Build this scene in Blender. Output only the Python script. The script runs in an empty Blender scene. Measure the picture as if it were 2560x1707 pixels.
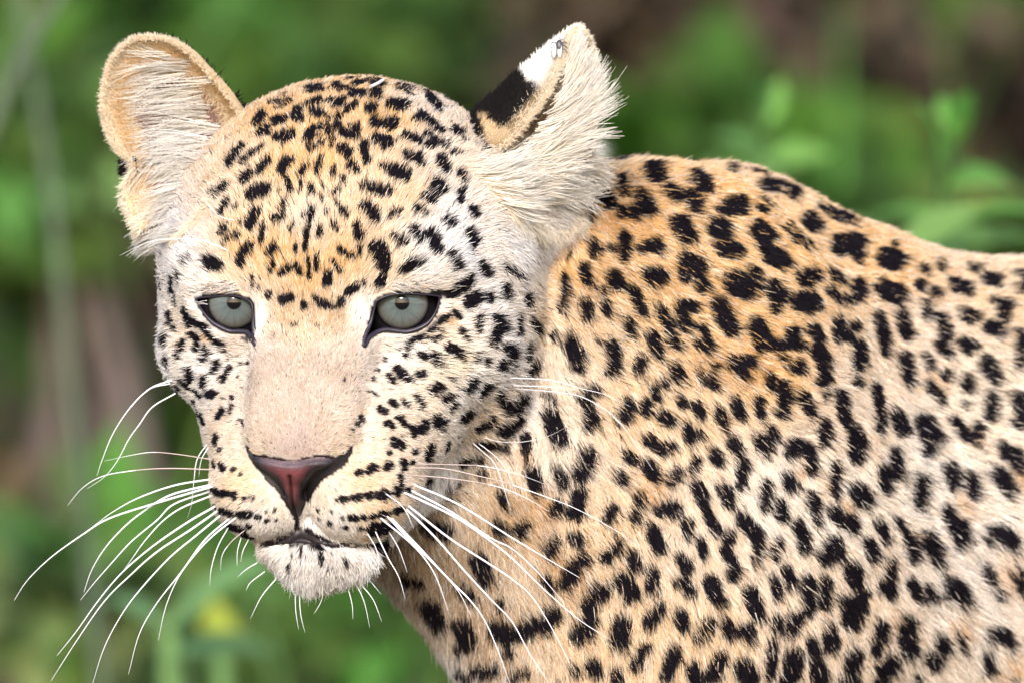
import bpy, math, random
import numpy as np
from mathutils import Vector, Matrix

random.seed(7)
rng = np.random.default_rng(7)
scene = bpy.context.scene

# ------------------------------------------------------------------ camera, sky, sun
S = 0.017            # metres per modelling unit (1 unit = 100 px of the photograph at the focal plane)
CAM_D = 7.0          # camera to leopard
EYE_H = 0.53         # camera height above the ground
CX, CY = 12.8, 8.535
cam = bpy.data.cameras.new('camera')
cam_o = bpy.data.objects.new('camera', cam)
scene.collection.objects.link(cam_o)
scene.camera = cam_o
cam_o.location = (0, -CAM_D, EYE_H)
cam_o.rotation_euler = (math.radians(90), 0, 0)
cam.sensor_width = 36
cam.lens = 36 * CAM_D / (25.6 * S)
cam.clip_start, cam.clip_end = 0.1, 500
cam.dof.use_dof = True
cam.dof.focus_distance = CAM_D - 0.02
APERTURE = 0.050
cam.dof.aperture_fstop = cam.lens / 1000 / APERTURE

world = bpy.data.worlds.new('World')
scene.world = world
world.use_nodes = True
wn = world.node_tree
SUN_EL, SUN_AZ = math.radians(22), math.radians(184)   # azimuth clockwise from +Y: behind the camera, a little left
sky = wn.nodes.new('ShaderNodeTexSky')
sky.sky_type = 'NISHITA'
sky.sun_disc = False
sky.sun_elevation = SUN_EL
sky.sun_rotation = SUN_AZ
sky.dust_density = 1.5
sky.ozone_density = 1.5
bg = wn.nodes['Background']
bg.inputs['Strength'].default_value = 0.15
wn.links.new(sky.outputs[0], bg.inputs[0])

sun = bpy.data.lights.new('sun', 'SUN')
sun.energy = 1.2
sun.angle = math.radians(12)
sun.color = (1.0, 0.97, 0.965)
sun_o = bpy.data.objects.new('sun', sun)
scene.collection.objects.link(sun_o)
sd = Vector((math.sin(SUN_AZ) * math.cos(SUN_EL), math.cos(SUN_AZ) * math.cos(SUN_EL), math.sin(SUN_EL)))
sun_o.rotation_euler = sd.to_track_quat('Z', 'Y').to_euler()
sun_o.location = sd * 20

scene.view_settings.view_transform = 'Standard'
scene.view_settings.look = 'None'
scene.view_settings.exposure = 1.47
scene.view_settings.gamma = 1
scene.view_settings.use_curve_mapping = False
scene.cycles.max_bounces = 8
scene.cycles.diffuse_bounces = 4
scene.cycles.glossy_bounces = 2
scene.cycles.transparent_max_bounces = 8
scene.cycles_curves.shape = 'RIBBONS'
scene.cycles_curves.subdivisions = 2
scene.cycles.use_denoising = True

# ------------------------------------------------------------------ helpers
def link(o, parent=None):
    scene.collection.objects.link(o)
    if parent is not None:
        o.parent = parent
    return o

def tag(o, label=None, cat=None, group=None, kind=None):
    for k, v in (('label', label), ('category', cat), ('group', group), ('kind', kind)):
        if v:
            o[k] = v
    return o

def w3(p):
    """modelling coordinates (x right, y down, w towards the camera) to world metres"""
    p = np.asarray(p, dtype=np.float64)
    return np.stack([(p[..., 0] - CX) * S, -p[..., 2] * S, EYE_H + (CY - p[..., 1]) * S], -1)

def persp(px, py, w):
    """the point at depth w on the sight line through a photograph position (units of 100 px)"""
    k = 1 - np.asarray(w) * S / CAM_D
    return np.stack([CX + (np.asarray(px) - CX) * k, CY + (np.asarray(py) - CY) * k, np.asarray(w) + 0 * k], -1)

def unpersp(p):
    k = 1 - p[..., 2] * S / CAM_D
    return np.stack([CX + (p[..., 0] - CX) / k, CY + (p[..., 1] - CY) / k], -1)

def norm(v):
    return v / np.maximum(np.linalg.norm(v, axis=-1, keepdims=True), 1e-9)

def hash3(i, j, k, seed):
    h = (i * 374761393 + j * 668265263 + k * 2147483647 + seed * 974711) & 0xFFFFFFFF
    h = ((h ^ (h >> 13)) * 1274126177) & 0xFFFFFFFF
    return ((h ^ (h >> 16)) & 0xFFFF).astype(np.float32) / 65535.0

def vnoise(p, seed=0):
    """value noise in [-1, 1]"""
    p = np.asarray(p)
    b = np.floor(p).astype(np.int64)
    f = p - b
    f = f * f * (3 - 2 * f)
    out = 0
    for dx in (0, 1):
        for dy in (0, 1):
            for dz in (0, 1):
                wgt = (f[:, 0] if dx else 1 - f[:, 0]) * (f[:, 1] if dy else 1 - f[:, 1]) * (f[:, 2] if dz else 1 - f[:, 2])
                out = out + wgt * hash3(b[:, 0] + dx, b[:, 1] + dy, b[:, 2] + dz, seed)
    return (out * 2 - 1).astype(np.float32)

def new_mesh(name, verts, faces, mat=None, parent=None, smooth=True, colors=None):
    """verts in world metres; faces an (n, k) array or a list of lists"""
    me = bpy.data.meshes.new(name)
    verts = np.asarray(verts, dtype=np.float32)
    if isinstance(faces, np.ndarray):
        n, k = faces.shape
        me.vertices.add(len(verts))
        me.vertices.foreach_set('co', verts.ravel())
        me.loops.add(n * k)
        me.loops.foreach_set('vertex_index', faces.astype(np.int32).ravel())
        me.polygons.add(n)
        me.polygons.foreach_set('loop_start', np.arange(0, n * k, k, dtype=np.int32))
        me.update(calc_edges=True)
        me.validate()
    else:
        me.from_pydata([tuple(map(float, v)) for v in verts], [], faces)
    if colors is not None:
        a = me.color_attributes.new('col', 'FLOAT_COLOR', 'POINT')
        c = np.ones((len(verts), 4), np.float32)
        c[:, :3] = colors
        a.data.foreach_set('color', c.ravel())
    if smooth and len(me.polygons):
        me.polygons.foreach_set('use_smooth', [True] * len(me.polygons))
    if mat:
        me.materials.append(mat)
    o = bpy.data.objects.new(name, me)
    return link(o, parent)

def mat_simple(name, color, rough=0.6, spec=0.3, coat=0.0, attr=None, noise=None, trans=0.0):
    m = bpy.data.materials.new(name)
    m.use_nodes = True
    nt = m.node_tree
    b = nt.nodes['Principled BSDF']
    b.inputs['Base Color'].default_value = (*color, 1)
    b.inputs['Roughness'].default_value = rough
    b.inputs['Specular IOR Level'].default_value = spec
    b.inputs['Coat Weight'].default_value = coat
    b.inputs['Coat Roughness'].default_value = 0.03
    src = None
    if attr:
        a = nt.nodes.new('ShaderNodeAttribute')
        a.attribute_name = attr
        src = a.outputs['Color']
    if noise:
        scale, amount = noise
        tc = nt.nodes.new('ShaderNodeTexCoord')
        n = nt.nodes.new('ShaderNodeTexNoise')
        n.inputs['Scale'].default_value = scale
        n.inputs['Detail'].default_value = 5
        nt.links.new(tc.outputs['Object'], n.inputs['Vector'])
        mp = nt.nodes.new('ShaderNodeMapRange')
        mp.inputs[1].default_value, mp.inputs[2].default_value = 0.3, 0.7
        mp.inputs[3].default_value, mp.inputs[4].default_value = 1 - amount, 1 + amount
        nt.links.new(n.outputs[0], mp.inputs[0])
        mx = nt.nodes.new('ShaderNodeMix')
        mx.data_type = 'RGBA'
        mx.blend_type = 'MULTIPLY'
        mx.inputs[0].default_value = 1
        if src is not None:
            nt.links.new(src, mx.inputs[6])
        else:
            mx.inputs[6].default_value = (*color, 1)
        nt.links.new(mp.outputs[0], mx.inputs[7])
        src = mx.outputs[2]
    if src is not None:
        nt.links.new(src, b.inputs['Base Color'])
    if trans > 0:
        tr = nt.nodes.new('ShaderNodeBsdfTranslucent')
        if src is not None:
            nt.links.new(src, tr.inputs[0])
        else:
            tr.inputs[0].default_value = (*color, 1)
        ms = nt.nodes.new('ShaderNodeMixShader')
        ms.inputs[0].default_value = trans
        nt.links.new(b.outputs[0], ms.inputs[1])
        nt.links.new(tr.outputs[0], ms.inputs[2])
        nt.links.new(ms.outputs[0], nt.nodes['Material Output'].inputs[0])
    return m

M_FUR = mat_simple('fur', (0.7, 0.5, 0.3), 0.6, 0.04, attr='col', trans=0.18)
M_SKIN = mat_simple('skin', (0.4, 0.3, 0.2), 0.8, 0.1, attr='col')

# ------------------------------------------------------------------ tracings (crop origin x, y, scale; then one mark per item: a polyline and its radius)
CROPS = {'A': (540, 130, .4082), 'B': (340, 640, .4082), 'C': (800, 640, .4082), 'D': (460, 1000, .4082),
         'E': (1280, 0, .5442), 'F': (1280, 853, .5447), 'G': (0, 853, .5447), 'H': (200, 50, .4082), 'I': (1000, 50, .4082), 'J': (0, 0, .5442)}

def tr(crop, pts):
    ox, oy, s = CROPS[crop]
    p = np.asarray(pts, dtype=np.float64).reshape(-1, 2)
    return np.stack([(ox + p[:, 0] * s) / 100, (oy + p[:, 1] * s) / 100], -1)

SPOTS = {
'A': """560,245,640,240,22;690,225,740,215,16;790,160,850,150,15;840,210,900,190,18;930,145,1030,135,20;740,255,800,235,14;830,270,880,270,28;945,205,1010,210,18;970,270,38;1120,150,1180,150,10;1120,225,1175,245,35;1250,170,1320,185,12;1280,255,1320,310,1360,360,24;1415,355,1440,330,26;1470,220,1540,240,14;375,350,460,320,18;420,285,16;330,330,400,320,10;575,335,625,318,24;600,390,640,400,26;503,385,503,425,30;375,435,420,430,26;255,450,285,400,26;280,510,325,500,26;395,545,455,530,36;410,595,14;700,320,18;735,345,770,330,26;800,375,845,345,24;940,370,36;1075,345,1135,345,38;960,450,990,465,26;1045,465,1080,455,32;690,430,685,530,14;750,420,745,500,24;770,515,800,530,22;640,485,22;560,560,585,505,24;610,540,14;870,490,840,540,22;820,480,10;825,520,14;710,550,705,610,12;580,625,640,590,20;1210,430,1270,420,24;1290,440,1370,500,24;1250,400,1280,410,14;1440,490,1490,510,24;1500,550,12;990,560,1040,575,36;1015,620,18;1145,535,1235,565,24;1280,525,1390,590,18;1280,585,1320,590,22;905,590,915,690,22;930,680,20;765,620,800,635,28;800,665,16;1160,660,1220,670,30;1240,700,20;1365,675,1380,720,34;1385,750,16;1425,638,1475,636,10;825,725,845,750,26;405,745,430,700,26;480,685,16;330,690,270,760,24;225,755,180,815,26;250,765,14;290,605,230,650,18;180,690,24;165,600,95,695,22;80,830,0,890,18;640,680,625,770,16;555,735,520,780,20;520,780,520,880,10;722,735,715,800,12;780,810,18;1020,730,1060,750,24;1080,750,1140,780,42;655,825,660,860,14;450,810,460,880,22;575,850,575,890,20;235,895,295,865,38;920,855,1040,880,36;1330,835,1355,850,38;1480,750,1500,800,20;1490,860,1470,930,18;720,885,750,870,16;638,900,650,945,12;390,885,14;90,930,45,1010,16;130,980,12;1260,910,1300,935,24;420,970,440,940,16;550,960,14;915,975,945,1010,44;965,1060,24;370,1035,415,1025,28;260,995,225,1070,34;585,985,575,1060,14;540,1030,10;680,1000,12;775,1000,795,1015,22;735,950,760,980,10;1060,1025,1110,995,20;1200,970,1260,1010,20;1390,1045,1415,1080,28;1545,985,1565,1010,26;80,1080,40,1130,16;150,1145,60,1190,16;150,1060,10;300,1085,285,1190,18;480,1075,460,1120,12;640,1105,630,1150,16;560,1110,550,1230,18;715,1075,745,1100,14;850,1090,870,1160,22;1065,1145,1145,1185,24;1190,1110,1235,1170,32;1310,1140,1340,1230,34;1540,1130,1560,1170,36;340,1240,365,1215,28;490,1195,490,1240,10;205,1215,155,1300,32;10,1310,45,1330,28;570,1290,570,1400,14;755,1210,790,1270,22;830,1275,24;880,1215,878,1260,10;620,1270,615,1340,18;715,1295,760,1360,20;490,1320,515,1370,20;365,1310,345,1360,16;400,1375,445,1340,24;690,1370,685,1430,22;975,1230,1010,1270,48;1020,1330,38;1010,1380,990,1430,26;970,1300,20;1125,1345,1180,1315,1240,1305,22;1425,1260,1450,1310,28;1510,1395,1480,1430,34;235,1400,235,1460,12;270,1455,16;815,1485,850,1460,26;890,1400,900,1430,14;1350,1480,1440,1480,14;1540,1520,34""",
'B': """460,45,480,70,28;520,70,24;490,100,12;340,20,280,150,16;165,120,155,190,14;235,140,230,210,18;250,240,255,290,14;170,300,165,400,14;220,360,225,410,16;250,440,16;200,490,190,525,24;155,490,14;305,530,275,610,20;205,620,215,660,18;315,345,345,410,22;370,400,430,440,470,490,545,535,16;365,470,390,510,375,560,18;440,560,450,590,435,630,20;560,580,14;520,655,495,700,20;350,700,345,750,22;435,745,435,790,20;590,680,540,760,20;280,740,310,790,400,850,10;450,850,490,840,18;410,855,14;260,810,265,870,18;370,910,385,960,20;405,985,425,1030,16;310,975,350,1020,12;540,940,515,980,16;590,920,580,950,10;590,870,14;545,870,8;495,1105,485,1150,16;515,1185,14;480,1245,485,1275,14;530,1265,540,1300,14;600,1300,13;655,1330,11;635,1000,660,1020,10;668,1050,6;1375,985,1380,1005,16;1350,1030,13;1320,1065,11;1275,765,8;470,1420,490,1430,20;550,1455,20;605,1465,20;670,1475,16;720,1475,11;470,1420,550,1450,610,1465,14;820,255,24;895,285,940,270,26;1030,310,18;960,290,14;1090,265,1130,300,1200,325,20;1250,300,24;680,500,15;600,610,7;640,610,7;575,630,7;650,660,7;690,660,6;630,740,6;655,800,6;690,810,5;560,680,7;300,1175,5;950,435,980,430,5;1070,420,1130,440,6;1160,440,5;1230,465,4;850,490,4""",
'C': """795,20,820,60,26;970,65,1000,105,30;1110,60,1150,75,18;1190,100,1215,130,14;870,145,825,190,26;700,225,800,235,18;935,245,890,290,36;1005,250,1015,265,18;1110,180,1115,255,26;1235,250,1245,285,26;810,345,830,370,24;770,370,700,420,640,475,530,525,15;740,390,18;845,450,875,505,20;940,385,945,470,20;1050,400,1090,440,34;1050,480,30;1030,530,28;1190,370,1195,460,24;1275,400,1310,440,22;1330,460,12;720,455,14;680,505,715,490,16;620,530,8;520,560,12;470,565,8;510,610,16;400,635,14;600,600,630,630,18;680,595,700,650,22;770,560,840,590,30;840,620,24;770,600,18;930,600,930,640,14;990,640,22;1120,560,1160,600,28;1100,645,1080,680,22;1255,545,28;1240,610,24;1160,675,16;1300,640,1265,690,26;465,690,490,730,540,760,24;600,735,28;410,730,440,785,12;350,700,9;320,750,9;320,835,345,860,9;250,740,7;385,800,7;290,830,6;770,745,800,750,14;715,795,665,830,24;790,840,740,870,22;830,800,12;920,755,885,795,24;1010,790,970,825,28;810,895,775,935,16;1075,830,1105,900,26;1210,850,1170,920,30;1110,945,12;570,860,605,920,18;495,885,520,915,10;425,890,455,920,12;360,930,385,950,18;480,990,500,1025,18;405,1025,425,1040,18;545,1050,560,1095,20;600,1060,630,1030,26;690,985,700,1030,26;740,1015,20;735,1055,8;870,985,895,960,36;960,1045,1040,990,26;1090,1055,1180,990,32;990,920,8;455,1140,485,1150,30;490,1095,12;420,1200,18;500,1265,500,1295,22;555,1260,14;575,1195,16;655,1170,650,1230,22;775,1130,750,1190,14;850,1110,820,1150,14;215,1325,240,1320,16;295,1305,320,1290,22;395,1295,415,1275,26;478,1350,480,1395,16;130,1480,16;215,1470,20;300,1465,26;380,1445,28;460,1435,30;530,1430,20;100,1490,200,1475,8;300,1465,460,1440,18;620,1400,670,1360,18;850,1260,960,1220,22;960,1320,1000,1330,26;760,1400,820,1370,24;1480,110,1500,200,18;1500,200,1475,330,26;1430,470,1415,510,18;1310,1290,1330,1390,30;1090,1150,1130,1170,16;960,1140,1050,1130,20;1100,1440,1130,1500,36;1440,1500,30""",
'D': """190,650,18;230,675,290,690,18;340,695,400,690,18;450,710,12;280,770,330,780,20;365,800,380,830,18;410,770,12;395,860,410,880,12;970,708,14;1030,710,16;1090,708,20;1150,700,20;1210,695,22;1290,680,22;1010,712,1210,698,1330,670,15;1060,775,1110,770,8;1160,790,1250,780,32;1200,850,1210,920,30;1130,860,18;510,665,7;560,660,6;515,730,8;570,730,6;820,665,8;900,675,7;820,715,7;885,735,8;985,775,7;590,855,650,820,700,800,760,800,820,840,900,870,15;480,880,590,860,8;900,872,1040,890,1100,880,8;650,862,760,852,820,862,18;830,900,840,980,6;665,940,650,1010,5;970,960,980,980,8;900,1010,6;720,900,722,950,5""",
'E': """440,730,500,740,24;575,745,18;625,780,660,800,32;650,715,850,725,14;930,770,985,830,40;990,780,24;830,820,870,850,28;1080,775,1150,790,12;1130,855,1210,855,1280,890,22;1270,880,26;1150,930,34;960,950,1040,930,26;1040,960,24;1000,970,24;810,900,835,955,28;705,880,740,905,24;580,900,570,960,26;615,960,30;555,1000,18;400,900,430,930,28;490,980,24;495,830,505,880,16;320,930,335,985,20;280,1020,295,1040,14;755,1030,790,1080,38;910,1040,960,1050,34;940,1100,28;960,1140,1000,1150,34;1120,1060,1160,1080,36;1130,1120,24;1180,1170,1225,1190,34;1260,1040,24;1340,1010,1370,1040,30;1290,1090,22;1350,1115,28;1300,1060,18;1410,950,1470,985,1560,1015,24;1480,1130,1570,1115,36;1580,1180,26;1700,1190,1750,1195,36;1740,1140,20;1880,1240,20;1955,1220,22;2090,1235,2120,1240,16;2160,1285,2210,1295,24;2010,1310,2070,1325,28;2300,1265,2352,1270,14;2320,1330,2352,1315,18;1860,1310,24;1925,1350,24;1880,1400,1885,1450,18;1690,1330,1750,1350,36;1765,1380,16;1450,1260,1480,1270,34;1450,1340,26;1570,1320,34;1480,1370,1560,1370,22;1590,1350,20;1320,1270,1370,1255,28;1340,1290,22;1310,1380,1370,1385,38;1000,1290,1060,1330,40;1100,1260,34;1180,1310,1200,1370,34;1190,1410,24;1090,1310,30;790,1180,780,1270,28;845,1210,850,1260,24;865,1310,34;630,1260,665,1270,38;670,1300,18;600,1140,650,1120,26;665,1150,20;510,1090,505,1180,26;440,1140,18;365,1115,370,1170,20;255,1140,250,1170,10;325,1220,345,1290,22;450,1260,480,1300,30;410,1330,20;550,1330,585,1430,24;330,1390,345,1450,26;425,1390,435,1440,18;670,1410,700,1480,24;715,1510,735,1568,22;760,1400,820,1410,26;775,1450,785,1500,24;860,1500,880,1550,22;940,1400,985,1500,38;950,1450,34;1110,1500,1130,1550,38;1270,1530,28;1370,1510,1390,1550,28;1480,1470,1490,1530,26;1560,1490,28;1530,1540,20;1665,1450,1690,1560,24;1770,1450,1795,1530,28;1955,1470,1970,1550,26;2060,1445,2100,1455,26;2190,1385,16;2250,1400,2240,1450,26;2170,1500,2210,1520,26;2310,1530,2330,1560,20;520,1470,535,1530,22;625,1520,650,1568,20;380,1560,12;180,1540,14;265,1540,20""",
'F': """265,20,300,60,34;290,110,26;455,20,465,60,26;460,120,30;585,70,575,120,24;640,10,660,50,24;740,15,20;735,120,765,160,24;700,180,22;640,200,660,240,18;850,5,890,20,26;850,130,20;900,160,920,110,18;850,170,16;905,190,22;1000,100,1075,90,30;1060,150,24;1020,130,20;1165,150,1170,200,22;1215,40,1225,90,14;1290,110,32;1130,10,1300,10,22;1380,20,1415,100,1410,170,30;1415,240,18;1230,210,1235,270,28;1225,320,28;1115,265,1125,330,22;1015,260,1030,320,26;940,310,960,370,22;840,285,855,325,22;760,255,770,280,20;685,335,705,360,24;600,265,605,320,18;320,250,360,220,24;355,210,24;130,230,180,245,16;350,320,350,370,30;335,390,16;520,280,510,340,30;490,350,22;170,340,200,410,38;215,440,30;55,430,60,500,26;340,510,320,590,36;215,590,230,640,24;1320,240,1340,290,24;1355,330,20;1420,370,1420,450,28;1495,250,1505,330,24;1520,370,18;1555,420,1570,460,34;1570,500,40;1580,20,1575,100,30;1570,180,22;1650,210,1665,280,24;1670,330,1665,390,20;1740,330,1770,400,26;1680,0,1690,40,24;1785,80,1790,150,30;1800,190,22;1885,70,1890,110,18;1940,10,1970,40,20;1970,150,24;1900,200,1930,240,1945,270,22;2060,10,2090,20,28;2075,45,18;2160,100,2190,150,34;2200,180,24;2065,160,2075,220,22;2175,260,2180,330,30;2060,280,18;2310,0,2315,110,22;2300,260,2330,310,30;2310,360,34;1870,380,1900,440,42;1890,490,30;2015,370,2050,430,24;2120,400,2110,460,26;2230,480,2245,510,24;2300,520,2310,570,30;2210,610,2260,660,34;2260,700,26;1990,580,2005,650,30;2085,620,2100,700,24;1860,640,1850,720,32;1850,750,20;1740,510,1750,600,26;1680,580,1700,670,24;1270,470,1300,480,28;1260,510,20;1350,490,1360,580,22;1130,450,1180,430,32;1170,390,16;1160,490,22;1000,450,1020,480,28;915,500,930,540,26;795,380,800,440,22;850,420,22;810,450,18;680,490,720,475,26;610,435,630,460,22;520,500,540,530,22;615,550,640,610,26;835,525,820,570,20;755,580,715,640,20;1050,560,1040,640,26;485,610,500,645,20;840,650,860,700,30;880,760,18;955,660,980,720,28;1155,640,1145,740,24;1250,610,1280,650,30;1215,730,1225,790,28;1470,570,1460,680,24;1360,700,1375,740,26;1385,800,20;1565,680,1600,710,36;1460,770,1480,800,24;1520,810,1550,830,28;1295,830,1320,880,26;1325,930,30;300,690,290,770,34;190,770,215,760,26;90,590,110,630,30;115,680,24;455,755,430,810,24;575,700,565,750,24;555,800,26;670,760,740,740,26;730,780,16;790,820,805,870,22;895,800,925,850,20;640,860,665,930,30;680,920,22;855,910,870,960,22;1045,800,1075,840,28;1110,870,1120,930,30;1105,990,24;990,880,970,950,26;1000,1000,1000,1050,28;980,980,18;1215,910,1190,970,20;30,860,60,840,24;175,940,195,905,28;280,880,300,900,26;480,915,425,970,26;545,960,560,1010,24;310,990,260,1060,34;250,1100,22;155,1080,180,1110,24;500,1080,540,1140,36;640,1050,640,1110,28;770,980,790,1030,26;755,1090,22;810,1130,24;780,1080,20;900,1090,920,1140,28;950,1180,24;1080,1140,1110,1210,34;1120,1250,24;1420,970,1460,920,36;1480,970,26;1190,1080,1205,1140,22;1245,1040,1270,1100,24;1345,1080,1340,1150,26;1340,1220,28;1425,1090,1420,1180,28;1540,1030,1560,1070,34;1520,1190,1580,1200,36;1600,1150,28;1550,1270,36;1520,1240,24;1620,920,1640,970,26;1670,830,1700,900,20;1740,800,1780,860,12;1800,900,1830,980,26;1890,900,1920,960,30;1935,1000,24;1970,770,2000,830,28;2030,850,2050,900,40;2160,900,2190,870,26;2230,870,2280,920,30;2270,950,20;1720,1010,1715,1060,22;1700,1110,36;1730,1150,18;1815,1090,1855,1180,20;1880,1110,1920,1180,12;1990,1100,2040,1150,34;2060,1190,26;1970,1150,18;2140,1030,2180,1080,24;2210,1140,26;2300,1050,2320,1120,26;400,1130,350,1190,38;350,1260,310,1330,38;190,1230,140,1290,34;60,1300,100,1290,34;500,1280,490,1360,36;670,1210,625,1280,28;760,1230,775,1300,26;895,1280,850,1340,28;970,1280,995,1320,26;1050,1310,1085,1340,32;1200,1260,1210,1300,24;1280,1250,1270,1310,26;1185,1350,14;1365,1360,1385,1420,22;1445,1310,1455,1390,28;1680,1290,1665,1350,28;1650,1400,22;1790,1280,1800,1360,34;1810,1410,28;1950,1360,30;1970,1390,24;1900,1440,1930,1460,28;2030,1330,2060,1400,14;2190,1330,2250,1340,28;2280,1380,24;2170,1430,2180,1490,24;610,1390,565,1460,28;740,1410,715,1500,32;950,1430,910,1520,32;820,1480,840,1560,32;1050,1470,1085,1540,36;1180,1400,1175,1520,22;1285,1430,1265,1540,34;1390,1480,1405,1550,32;1560,1430,1540,1470,32;1500,1550,1560,1540,24;1720,1460,1680,1530,34;1660,1480,16;370,1450,380,1500,28;285,1480,300,1510,20;470,1500,485,1560,24;20,1520,70,1500,20;215,1550,12;1850,1530,20;2300,1550,20""",
'G': """1870,1070,1930,1085,20;1960,840,2050,860,30;1980,1200,2020,1270,34;2130,1290,2150,1350,38;2110,1400,18;2200,990,2230,1060,34;2130,1120,2170,1150,24;2290,1290,2340,1320,36;2300,1180,24;2110,1500,2160,1530,20;2200,1490,2270,1490,26;2280,830,2320,860,24;2340,1420,20;1960,640,18""",
'I': """430,550,435,640,26;440,640,490,730,34;455,770,12;620,640,30;590,760,530,790,22;500,800,12"""}
# tawny centres of rosettes and warm patches: x, y, radius, strength
WARM = {'F': "1900,150,70;2070,420,60;2280,600,60;2020,720,80;2230,1020,100;1700,1000,60;1490,720,60;1800,880,50;2250,1470,90;2010,1250,70;1560,1130,50;1300,560,50;600,640,90;850,60,120;1060,40,120;1400,620,60;200,1000,120;120,700,90;1720,1240,50;1400,1080,40",
        'E': "450,1000,70;420,1250,70;900,1080,60;580,950,40;1060,1290,60;1300,1040,40;1500,1320,40;700,1250,100;900,1340,120;1890,1370,40;2230,1420,40",
        'B': "460,500,60;500,1480,10", 'C': "760,400,50;780,580,40;250,960,30;1230,1150,60", 'D': "430,850,40;1100,840,45"}

def parse(d):
    out = []
    for crop, txt in d.items():
        for it in txt.split(';'):
            v = [float(x) for x in it.split(',')]
            out.append((tr(crop, v[:-1]), v[-1] * CROPS[crop][2] / 100))
    return out

EYE_L = tr('B', [372,266, 415,254, 500,247, 560,244, 630,250, 690,272, 712,304, 718,360, 720,430, 728,500, 735,545, 716,520, 695,475, 650,462, 580,462, 520,438, 462,402, 416,350, 386,304])
EYE_R = tr('C', [345,280, 370,262, 430,240, 520,230, 610,234, 680,240, 730,252, 724,300, 704,352, 664,408, 600,446, 530,464, 460,458, 400,452, 345,468, 302,500, 275,545, 262,540, 276,480, 312,400, 332,320])
NOSE = tr('B', [680,1165, 700,1180, 722,1222, 780,1230, 840,1238, 905,1252, 1000,1252, 1060,1236, 1130,1226, 1215,1238, 1262,1216, 1300,1166, 1318,1170, 1314,1200, 1275,1270, 1205,1320, 1135,1362, 1092,1420, 1055,1480, 1025,1535, 1005,1600, 985,1640, 975,1600, 940,1540, 905,1480, 870,1425, 815,1370, 740,1285, 695,1210])
MOUTH = tr('D', [480,882, 590,858, 650,826, 700,800, 760,806, 820,840, 900,870, 1040,888, 1110,880])

LIP = tr('D', [692,630, 714,630, 712,760, 745,800, 830,842, 900,866, 1040,886, 1060,896, 900,888, 820,876, 760,872, 700,866, 640,872, 560,886, 480,890, 590,860, 650,824, 688,785])

def poly_sd(p, poly):
    """signed distance in the plane, negative inside"""
    d = np.full(len(p), 1e9)
    ins = np.zeros(len(p), bool)
    n = len(poly)
    for i in range(n):
        a, b = poly[i], poly[(i + 1) % n]
        e = b - a
        v = p - a
        t = np.clip((v @ e) / (e @ e), 0, 1)
        d = np.minimum(d, np.sum((v - t[:, None] * e) ** 2, 1))
        c = (a[1] > p[:, 1]) != (b[1] > p[:, 1])
        with np.errstate(divide='ignore', invalid='ignore'):
            xi = a[0] + (p[:, 1] - a[1]) * e[0] / (e[1] if e[1] != 0 else 1e-9)
        ins ^= c & (p[:, 0] < xi)
    d = np.sqrt(d)
    return np.where(ins, -d, d)

# ------------------------------------------------------------------ the leopard's body as one implicit surface
HO = np.array([8.03, 7.76, 0.0])
HF = norm(np.array([-0.218, 0.31, 0.925]))
HR = norm(np.array([0.973, 0.0, 0.229]))
HU = norm(np.cross(HR, HF))
HB = np.stack([HR, HU, HF])                      # rows: right, up, forward of the head

def head_local(p):
    return (p - HO) @ HB.T

def head_to(q):
    return HO + np.asarray(q) @ HB

def smin(a, b, k):
    h = np.maximum(k - np.abs(a - b), 0) / k
    return np.minimum(a, b) - h * h * k * 0.25

def smax(a, b, k):
    return -smin(-a, -b, k)

def ell(q, c, r):
    d = q - np.asarray(c, dtype=q.dtype)
    r = np.asarray(r, dtype=q.dtype)
    k0 = np.linalg.norm(d / r, axis=1)
    k1 = np.linalg.norm(d / (r * r), axis=1)
    return k0 * (k0 - 1) / np.maximum(k1, 1e-6)

def cone(q, a, b, ra, rb):
    a, b = np.asarray(a, q.dtype), np.asarray(b, q.dtype)
    e = b - a
    v = q - a
    t = np.clip((v @ e) / (e @ e), 0, 1)
    return np.linalg.norm(v - t[:, None] * e, axis=1) - (ra + (rb - ra) * t)

EYE_C = [persp(5.87, 7.57, -0.62), persp(10.06, 7.58, -0.02)]
EYE_RAD = [1.0, 1.05]

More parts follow.
